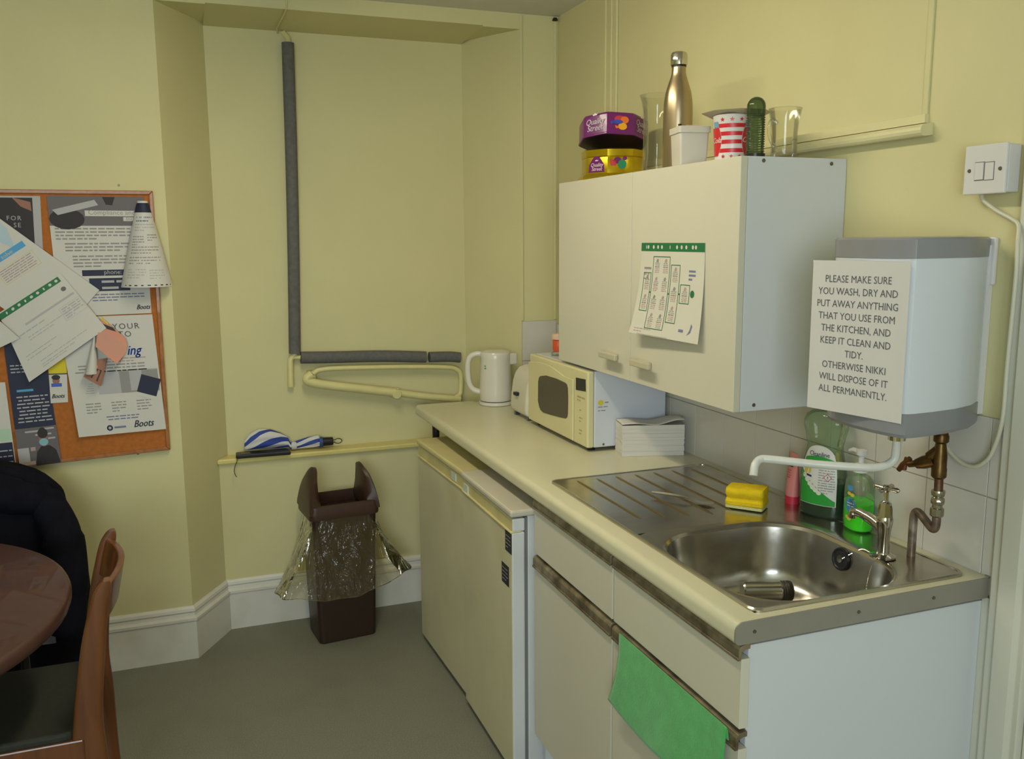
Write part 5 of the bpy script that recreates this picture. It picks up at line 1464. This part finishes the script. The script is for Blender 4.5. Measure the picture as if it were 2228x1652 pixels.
# 11 white corner sheet at left
fn, w, h = quad((-2.14, 1.376), (-2.058, 1.326), (-2.10, 1.198), (-1.990, 1.250), Y0 - 0.0290, lambda a, b: 0.003 * a)
def d11(s, w, h):
    s.lines(0.01, w * 0.7, h * 0.6, 4, 0.014, 0.003, LG, seed=3)
paper('blank_sheet', 'plain white sheet corner overlapping the green banded sheet at the left edge', fn, w, h, d11, (-2.07, Y0, 1.27), 6, 6, 'notice')
# 12 cone shaped curled flyer
def f12(u, v):
    a = u / 0.21; b = min(1.0, v / 0.295); b0 = v / 0.295
    half = 0.016 + (0.0845 - 0.016) * (1 - b) ** 0.92
    th = (a - 0.5) * 2.5
    cx = -1.578 - 0.004 * (1 - b)
    depth = half * 0.75
    return (cx + half * sin(th) / sin(1.25), Y0 - 0.013 - depth * (cos(th) - cos(1.25)) / (1 - cos(1.25)), 1.412 + b0 * 0.296)
def d12(s, w, h):
    s.rect(0, h * 0.865, w, h * 0.975, NV)
    s.lines(w * 0.22, w * 0.88, h * 0.80, 2, 0.012, 0.005, IB, seed=2); s.lines(w * 0.2, w * 0.88, h * 0.72, 3, 0.010, 0.004, LG, seed=3)
    s.lines(w * 0.18, w * 0.50, h * 0.58, 4, 0.009, 0.0035, IK, seed=4); s.lines(w * 0.58, w * 0.88, h * 0.60, 3, 0.009, 0.0035, IK, seed=5)
    s.lines(w * 0.18, w * 0.85, h * 0.46, 3, 0.010, 0.0035, IK, seed=6); s.lines(w * 0.16, w * 0.84, h * 0.34, 3, 0.010, 0.0035, IK, seed=7)
    s.lines(w * 0.16, w * 0.50, h * 0.20, 4, 0.009, 0.0035, LG, seed=8); s.lines(w * 0.56, w * 0.84, h * 0.19, 4, 0.009, 0.0035, LG, seed=9)
    s.rect(w * 0.14, h * 0.018, w * 0.94, h * 0.030, NV)
paper('curled_flyer', 'white flyer with navy top curled into a cone, hanging at the board right edge', f12, 0.21, 0.295, d12, (-1.58, Y0, 1.42), 24, 10, 'flyer')
# drawing pins
for i, (x, z, y, c) in enumerate(((-1.578, 1.700, Y0 - 0.016, CHROME),)):
    o = MB().lathe([(0, 0), (0.004, 0), (0.0055, 0.003), (0.003, 0.005), (0, 0.0055)], (0, 0, 0), 12).xf(Matrix.Translation((x, y, z)) @ Matrix.Rotation(radians(90), 4, 'X')).build('drawing_pin', c)
    tag(o, 'small pin holding the cone shaped flyer at the board top right', 'pin')
# ------------------------------------------------------------------ swing bin with liner
BRN = M('brown_bin_plastic', (50, 35, 27), rough=0.38, var=0.06, vscale=8, bump=0.03, bscale=200)
BRN2 = M('brown_lid_plastic', (64, 43, 33), rough=0.42, var=0.06, vscale=8)
FILM = thin('clear_bin_liner', (246, 241, 216), (206, 196, 156), 0.08, gloss=1.0, edge=0.12, rough=0.12, wrinkle=0.8)
t = thing('pedal_bin', 'brown plastic bin with open flap lid and clear liner in front of alcove', 'bin', (-0.938, 2.192, 0), radians(6.0))
b = MB()
rr = lambda hx, hy, z, r=0.018: [(x, y, z) for x, y in rrect(-hx, hx, -hy, hy, r, 5)]
b.loft([rr(0.110, 0.083, 0.0), rr(0.114, 0.087, 0.004), rr(0.117, 0.090, 0.10), rr(0.127, 0.099, 0.515), rr(0.124, 0.096, 0.515), rr(0.112, 0.085, 0.02)], sharp if False else 0)
b.build('bin_body', BRN, parent=t, local=True)
# lid: collar with low front and back walls and two tall rounded ends
b = MB()
LX, LY = 0.139, 0.108
def lidwall(outer):
    pass
z0 = 0.508
def ring_at(hx, hy, z, r=0.03): return [(x, y, z) for x, y in rrect(-hx, hx, -hy, hy, r, 8)]
base = rrect(-LX, LX, -LY, LY, 0.028, 8)
def topz(x, y):
    """rim height round the opening: low along front and back, tall peaks at both ends"""
    if abs(x) < 0.088: return 0.562
    k = (abs(x) - 0.088) / (LX - 0.088)
    prof = max(0.0, 1 - (abs(y) / LY) ** 1.7)
    return 0.562 + 0.138 * prof * min(1, k * 4)
n_ = len(base)
rings = []
rings.append([(x * 0.985, y * 0.985, z0) for x, y in base])
rings.append([(x, y, z0 + 0.006) for x, y in base])
rings.append([(x * 1.0, y * 1.0, 0.535) for x, y in base])
rings.append([(x * 0.985, y * 0.96, 0.560) for x, y in base])
rings.append([(x * 0.94, y * 0.90, 0.564) for x, y in base])
rings.append([(x * 0.93, y * 0.89, 0.552) for x, y in base])
rings.append([(x * 0.955, y * 0.93, 0.515) for x, y in base])
b.loft(rings, 0, True, False)
lid = b.build('lid_collar', BRN2, parent=t, local=True, sharp=40)
for sg in (-1, 1):
    b = MB()
    N = 16
    sec = []
    for k in range(N + 1):
        a = pi * k / N
        y = -LY * 0.97 * cos(a)
        zz = 0.556 + 0.140 * (sin(a) ** 1.25)
        sec.append((y, zz))
    outer = []; inner_ = []
    rings = []
    for y, zz in sec:
        h_ = (zz - 0.53) / 0.166
        xo0, xo1 = sg * LX * 1.0, sg * (LX - 0.044 * h_ ** 1.3)
        rings.append([(xo0, y, 0.530), (sg * (LX - 0.006 * h_), y, 0.530 + (zz - 0.530) * 0.45), (sg * (LX - 0.020 * h_), y, 0.530 + (zz - 0.530) * 0.8), (xo1, y, zz),
                      (xo1 - sg * 0.012, y * 0.97, zz - 0.002), (sg * (LX - 0.044 - 0.004), y * 0.95, 0.530 + (zz - 0.530) * 0.5), (sg * (LX - 0.046), y * 0.95, 0.530)])
    b.loft(rings, 0, True, True)
    b.build('lid_end', BRN2, parent=t, local=True, sharp=50)
# liner: skirt outside below the lid, and the inside of the bag
R = random.Random(11)
ph = [R.uniform(0, 2 * pi) for _ in range(8)]
def skirt(a, c):
    th = 2 * pi * a
    fl = c ** 1.5
    px, py = 0.134 + 0.128 * fl, 0.106 + 0.120 * fl
    k = (abs(cos(th)) ** 4 + abs(sin(th)) ** 4) ** -0.25
    k = k * (1 - 0.8 * fl) + 1.0 * 0.8 * fl
    wav = 1 + fl * (0.035 * sin(3 * th + ph[0]) + 0.03 * sin(5 * th + ph[1]) + 0.015 * sin(9 * th + ph[2])) + (0.011 * sin(17 * th + ph[3]) + 0.006 * sin(26 * th + ph[4])) * (0.25 + c * 0.6)
    ln = 0.284 + 0.006 * sin(th + 0.5) - 0.022 * cos(th) + 0.008 * sin(3 * th)
    z = 0.520 - ln * c ** 0.9 + 0.004 * sin(11 * th + 9 * c)
    y = py * k * sin(th) * wav
    yb = max(0.0, sin(th))
    return (px * k * cos(th) * wav, y * (1 - 0.40 * yb * fl), z)
b = MB(); b.grid(skirt, 110, 22)
b.tube([skirt(k / 110, 1.0) for k in range(111)], 0.0016, 6)
b.build('liner_skirt', FILM, parent=t, local=True, fix=False)
def innerbag(a, c):
    th = 2 * pi * a
    k = (abs(cos(th)) ** 4 + abs(sin(th)) ** 4) ** -0.25
    w = 1 + 0.06 * sin(9 * th + 4 * c) + 0.04 * sin(15 * th + ph[6] + 5 * c) - 0.12 * c
    return (0.112 * k * cos(th) * w, 0.084 * k * sin(th) * w, 0.515 - 0.38 * c)
b = MB(); b.grid(innerbag, 72, 14)
b.build('liner_inside', FILM, parent=t, local=True, fix=False)

# ------------------------------------------------------------------ things on the alcove sill
ZS = 0.712
t = thing('folded_umbrella', 'short folded blue and white striped umbrella lying on the alcove sill', 'umbrella', (-1.10, 2.425, ZS))
UB = bpy.data.materials.new('striped_umbrella_cloth'); UB.use_nodes = True
nt = UB.node_tree; pb = nt.nodes['Principled BSDF']; pb.inputs['Roughness'].default_value = 0.75
tc = nt.nodes.new('ShaderNodeTexCoord'); uvm = nt.nodes.new('ShaderNodeAttribute'); uvm.attribute_name = 'stripe'
rmp = nt.nodes.new('ShaderNodeValToRGB'); rmp.color_ramp.interpolation = 'CONSTANT'
rmp.color_ramp.elements[0].color = (*rgb(44, 68, 150), 1); rmp.color_ramp.elements[1].color = (*rgb(208, 206, 204), 1); rmp.color_ramp.elements[1].position = 0.46
fr_ = nt.nodes.new('ShaderNodeMath'); fr_.operation = 'FRACT'
nt.links.new(uvm.outputs['Fac'], fr_.inputs[0]); nt.links.new(fr_.outputs[0], rmp.inputs['Fac']); nt.links.new(rmp.outputs['Color'], pb.inputs['Base Color'])
def stripe_mesh(name, rings, stripe, parent):
    b = MB(); b.loft(rings, 0, True, True)
    o = b.build(name, UB, parent=parent, sharp=80)
    at = o.data.attributes.new('stripe', 'FLOAT', 'POINT')
    n = len(rings[0])
    for i in range(len(o.data.vertices)):
        at.data[i].value = stripe(i // n, i % n, len(rings), n)
    return o
ax0, ax1 = -1.268, -0.968
N = 40
rings = []
def urad(f):
    pts = [(0, 0.020), (0.08, 0.033), (0.2, 0.041), (0.34, 0.040), (0.48, 0.031), (0.58, 0.021), (0.64, 0.0175), (0.70, 0.020), (0.85, 0.026), (0.97, 0.028), (1.0, 0.026)]
    for (a, r), (c, q) in zip(pts, pts[1:]):
        if a <= f <= c: return r + (q - r) * (f - a) / (c - a)
    return 0.02
for i in range(41):
    f = i / 40
    x = ax0 + (ax1 - ax0) * f
    r = urad(f)
    zc = ZS + 0.0285 + 0.010 * (1 - f) ** 2
    zc = ZS + (0.019 if f < 0.6 else 0.008) + r * (0.98 if f < 0.6 else 0.85)
    rings.append([(x, 2.425 + (r * (1 + 0.10 * sin(7 * th + f * 4))) * cos(th) * 0.62, zc + r * (0.98 if f < 0.6 else 0.85) * (1 + 0.08 * sin(5 * th + f * 6)) * sin(th)) for th in [2 * pi * k / N for k in range(N)]])
stripe_mesh('canopy', rings, lambda i, k, nr, n: (k / n) * 4.0 + (i / nr) * 2.2 + 0.35, t)
MB().lathe([(0.0, 0), (0.0185, 0), (0.0195, 0.004), (0.0195, 0.016), (0.0185, 0.020), (0, 0.020)], (0, 0, 0), 24, sx=0.85).xf(
    Matrix.Translation((ax0 + 0.300 * 0.615, 2.425, ZS + 0.008 + 0.0175 * 0.74 + 0.001)) @ Matrix.Rotation(radians(90), 4, 'Y')).build('strap', M('white_strap', (206, 204, 200), rough=0.7), parent=t)
MB().tube([(ax1 - 0.002, 2.425, ZS + 0.027), (ax1 + 0.012, 2.425, ZS + 0.027)], 0.0215, 20).build('collar', M('blue_collar', (48, 74, 130), rough=0.5), parent=t)
MB().tube([(ax1 + 0.0122, 2.425, ZS + 0.027), (ax1 + 0.055, 2.425, ZS + 0.027)], [0.0185, 0.0170], 20).build('handle', BLACKP, parent=t, bevel=0.002)
lp = [(ax1 + 0.055, 2.425, ZS + 0.020)] + [(ax1 + 0.076 + 0.016 * cos(radians(a)), 2.425 - 0.004, ZS + 0.026 + 0.010 * sin(radians(a))) for a in range(200, 520, 20)] + [(ax1 + 0.056, 2.425, ZS + 0.031)]
MB().tube(smooth_path(lp, 3), 0.0017, 8).build('wrist_loop', BLACKP, parent=t)

t = thing('black_wallet', 'flat black case with a thin cord under the umbrella on sill edge', 'case', (-1.20, 2.40, ZS))
BKL = M('black_leather', (24, 23, 22), rough=0.35, bump=0.1, bscale=200)
b = MB()
b.prism([(-1.306, 2.362), (-1.094, 2.354), (-1.098, 2.400), (-1.106, 2.414), (-1.304, 2.418)], 'z', ZS, ZS + 0.016)
b.build('case_body', BKL, parent=t, bevel=0.004)
MB().box(-1.286, -1.250, 2.372, 2.40, ZS + 0.0162, ZS + 0.0168).build('label', M('dull_gold_label', (110, 96, 54), rough=0.5), parent=t)
MB().tube(smooth_path([(-1.300, 2.366, ZS + 0.006), (-1.304, 2.352, ZS - 0.006), (-1.314, 2.350, ZS - 0.030), (-1.316, 2.350, ZS - 0.050), (-1.309, 2.350, ZS - 0.070)], 6), 0.0014, 6).build('cord', BLACKP, parent=t)

# ------------------------------------------------------------------ round table
TBL = wood('dark_red_table_wood', (78, 44, 38), (60, 34, 29), scale=8, rough=0.5, stretch=(0.15, 1, 1))
t = thing('round_table', 'round dark brown wooden table at the left edge of the room', 'table', (-2.398, 1.013, 0))
tr = 0.633
b = MB()
b.lathe([(0, 0.700), (tr - 0.02, 0.700), (tr - 0.004, 0.706), (tr, 0.716), (tr, 0.728), (tr - 0.004, 0.737), (tr - 0.012, 0.740), (0, 0.740)], (-2.398, 1.013, 0), 96)
b.build('tabletop', TBL, parent=t, sharp=50)
b = MB()
b.lathe([(0.05, 0.05), (0.055, 0.10), (0.045, 0.2), (0.04, 0.45), (0.055, 0.62), (0.10, 0.699), (0, 0.699)], (-2.398, 1.013, 0), 32)
b.build('pedestal', TBL, parent=t)
for k in range(4):
    a = radians(45 + 90 * k)
    d = Vector((cos(a), sin(a), 0)); c = Vector((-2.398, 1.013, 0))
    MB().tube([c + d * 0.03 + Vector((0, 0, 0.13)), c + d * 0.16 + Vector((0, 0, 0.09)), c + d * 0.30 + Vector((0, 0, 0.035)), c + d * 0.34 + Vector((0, 0, 0.020))], [0.035, 0.030, 0.024, 0.020], 12).build('foot', TBL, parent=t)

# ------------------------------------------------------------------ wooden chair pushed under the table
CW = wood('orange_brown_chair_wood', (116, 68, 30), (90, 50, 20), scale=18, rough=0.34, stretch=(1, 1, 0.15), coat=0.3)
SEATM = M('dark_green_seat_pad', (40, 42, 32), rough=0.7, var=0.1, vscale=60, bump=0.15, bscale=300)
t = thing('dining_chair', 'orange brown wooden chair with dark seat pad pushed under the round table', 'chair', (-1.96, 1.06, 0))
# profile of the bent back post in the x-z plane: (x, z, depth)
prof = [(-1.700, 0.0, 0.040), (-1.722, 0.15, 0.050), (-1.736, 0.36, 0.074), (-1.734, 0.48, 0.062), (-1.714, 0.635, 0.053), (-1.697, 0.725, 0.044), (-1.686, 0.770, 0.040), (-1.677, 0.796, 0.028), (-1.673, 0.806, 0.012)]
def post(yc, w):
    sp = smooth_path([Vector((x, d, z)) for x, z, d in prof], 5)
    rings = []
    for p in sp:
        h_ = p.y / 2
        rings.append([(p.x + dx, yc + dy, p.z) for dx, dy in rrect(-h_, h_, -w, w, min(h_, w) * 0.6, 3)])
    return MB().loft(rings)
post(0.895, 0.0155).build('back_post', CW, parent=t)
post(1.275, 0.0155).xf(Matrix.Translation((-0.012, 0, 0))).build('back_post', CW, parent=t)
# curved crest rail between the posts, dished towards the sitter
def crest(z0, z1, dep, th, name):
    b = MB(); rings = []
    for i in range(17):
        f = i / 16
        y = 0.905 + f * 0.36
        bow = dep * sin(pi * f) ** 0.8 - 0.012 * f
        def px(z):
            for (x_, z_, d_), (x2, z2, d2) in zip(prof, prof[1:]):
                if z_ <= z <= z2: return x_ + (x2 - x_) * (z - z_) / (z2 - z_)
            return prof[-1][0]
        zc = [z0 + 0.012 * sin(pi * f), (z0 + z1) / 2, z1 + 0.006 * sin(pi * f)]
        rings.append([(px(zc[0]) + bow - th, y, zc[0]), (px(zc[1]) + bow - th * 1.0, y, zc[1]), (px(min(zc[2], 0.798)) + bow - th, y, zc[2]),
                      (px(min(zc[2], 0.798)) + bow + th * 0.6, y, zc[2]), (px(zc[1]) + bow + th, y, zc[1]), (px(zc[0]) + bow + th, y, zc[0])])
    b.loft(rings)
    return b.build(name, CW, parent=t, bevel=0.003)
crest(0.690, 0.786, 0.034, 0.010, 'crest_rail')
crest(0.540, 0.590, 0.010, 0.008, 'back_rail')
b = MB()
b.prism(rrect(-2.160, -1.760, 0.880, 1.270, 0.03, 5), 'z', 0.432, 0.456)
b.build('seat_pad', SEATM, parent=t, bevel=0.008, bseg=3)
b = MB()
b.box(-2.150, -1.745, 0.876, 0.896, 0.372, 0.436); b.build('seat_rail', CW, parent=t, bevel=0.004)
MB().box(-2.150, -1.745, 1.254, 1.274, 0.372, 0.436).build('seat_rail', CW, parent=t, bevel=0.004)
MB().box(-2.165, -2.145, 0.880, 1.270, 0.372, 0.436).build('seat_rail', CW, parent=t, bevel=0.004)
MB().box(-1.765, -1.745, 0.897, 1.253, 0.372, 0.434).build('seat_rail', CW, parent=t, bevel=0.004)
for y in (0.895, 1.255):
    MB().tube([(-2.15, y, 0.0), (-2.145, y, 0.434)], [0.015, 0.021], 12).build('leg', CW, parent=t)
    MB().tube([(-2.145, y, 0.20), (-1.74, y, 0.20)], 0.010, 10).build('stretcher', CW, parent=t)

# ------------------------------------------------------------------ second chair under a dark coat
BM_ = M('black_metal', (24, 24, 26), rough=0.45, metal=0.3)
t = thing('stacking_chair', 'dark metal legged chair hidden under a navy coat behind the table', 'chair', (-2.13, 1.80, 0))
MB().prism(rrect(-2.33, -1.93, 1.56, 1.95, 0.05, 5), 'z', 0.43, 0.465).build('seat', M('dark_upholstery', (30, 30, 34), rough=0.8), parent=t, bevel=0.01)
MB().prism(rrect(-2.32, -1.94, 0.56, 0.80, 0.05, 5), 'y', 1.965, 1.99).build('backrest', M('dark_upholstery', (30, 30, 34), rough=0.8), parent=t, bevel=0.01)
for x, y in ((-2.31, 1.58), (-1.975, 1.60)):
    MB().tube([(x, y, 0.0), (x, y, 0.43)], 0.0125, 12).build('leg', BM_, parent=t)
for x in (-2.31, -1.95):
    MB().tube([(x, 1.93, 0.0), (x, 1.96, 0.45), (x, 1.978, 0.62)], 0.0125, 12).build('leg', BM_, parent=t)
COAT = M('navy_coat_cloth', (21, 21, 30), rough=0.9, var=0.25, vscale=14, bump=0.35, bscale=60, spec=0.1)
R = random.Random(5)
rings = []
lv = [(0.872, 0.03, -2.13, 0.02), (0.862, 0.10, -2.12, 0.06), (0.838, 0.170, -2.11, 0.085), (0.80, 0.205, -2.115, 0.10), (0.765, 0.235, -2.115, 0.115), (0.735, 0.242, -2.115, 0.125), (0.695, 0.243, -2.115, 0.13), (0.665, 0.268, -2.118, 0.135), (0.62, 0.285, -2.12, 0.14), (0.56, 0.293, -2.12, 0.145), (0.46, 0.302, -2.122, 0.15), (0.39, 0.308, -2.124, 0.15), (0.36, 0.300, -2.124, 0.148), (0.30, 0.292, -2.126, 0.145), (0.22, 0.287, -2.128, 0.14), (0.155, 0.270, -2.13, 0.13)]
p1_, p2_, p3_ = R.uniform(0, 6), R.uniform(0, 6), R.uniform(0, 6)
for z, hx, cx, hy in lv:
    ring = []
    k = min(1, max(0, (0.86 - z) / 0.3))
    for i in range(48):
        th = 2 * pi * i / 48
        w = 1 + k * (0.035 * sin(5 * th + p1_ + z * 3) + 0.03 * sin(9 * th + p2_ - z * 5) + 0.02 * sin(14 * th + p3_))
        x = cx + hx * cos(th) * (1 + 0.3 * (w - 1)); y = 1.955 + hy * sin(th) * w
        ring.append((x, min(y, YW - 0.03), z + 0.006 * sin(3 * th + z * 20)))
    rings.append(ring)
b = MB(); b.loft(rings, 0, True, False)
o = thing('coat', 'dark navy padded coat slung over the chair back by the noticeboard wall', 'coat', (-2.12, 1.95, 0.15))
b.build('body', COAT, parent=o, sub=1)
# sleeve hanging on the table side, and the hood roll at the collar
b = MB()
b.tube(smooth_path([(-1.93, 1.90, 0.745), (-1.880, 1.83, 0.66), (-1.868, 1.80, 0.55), (-1.872, 1.79, 0.42), (-1.885, 1.79, 0.33)], 6), [0.055] * 8 + [0.062] * 8 + [0.056] * 8 + [0.05], 18)
b.build('sleeve', COAT, parent=o)
b = MB()
b.tube(smooth_path([(-2.26, 1.86, 0.80), (-2.12, 1.83, 0.825), (-1.985, 1.86, 0.765), (-1.925, 1.92, 0.745)], 6), [0.05] * 6 + [0.058] * 6 + [0.052] * 6 + [0.03], 18)
b.build('hood', COAT, parent=o)
b = MB()
b.box(-1.955, -1.915, 1.778, 1.784, 0.30, 0.38)
lab(b.build('care_label', M('grey_label', (110, 114, 122), rough=0.6), parent=o, bevel=0.002), 'small grey tag near the coat hem')
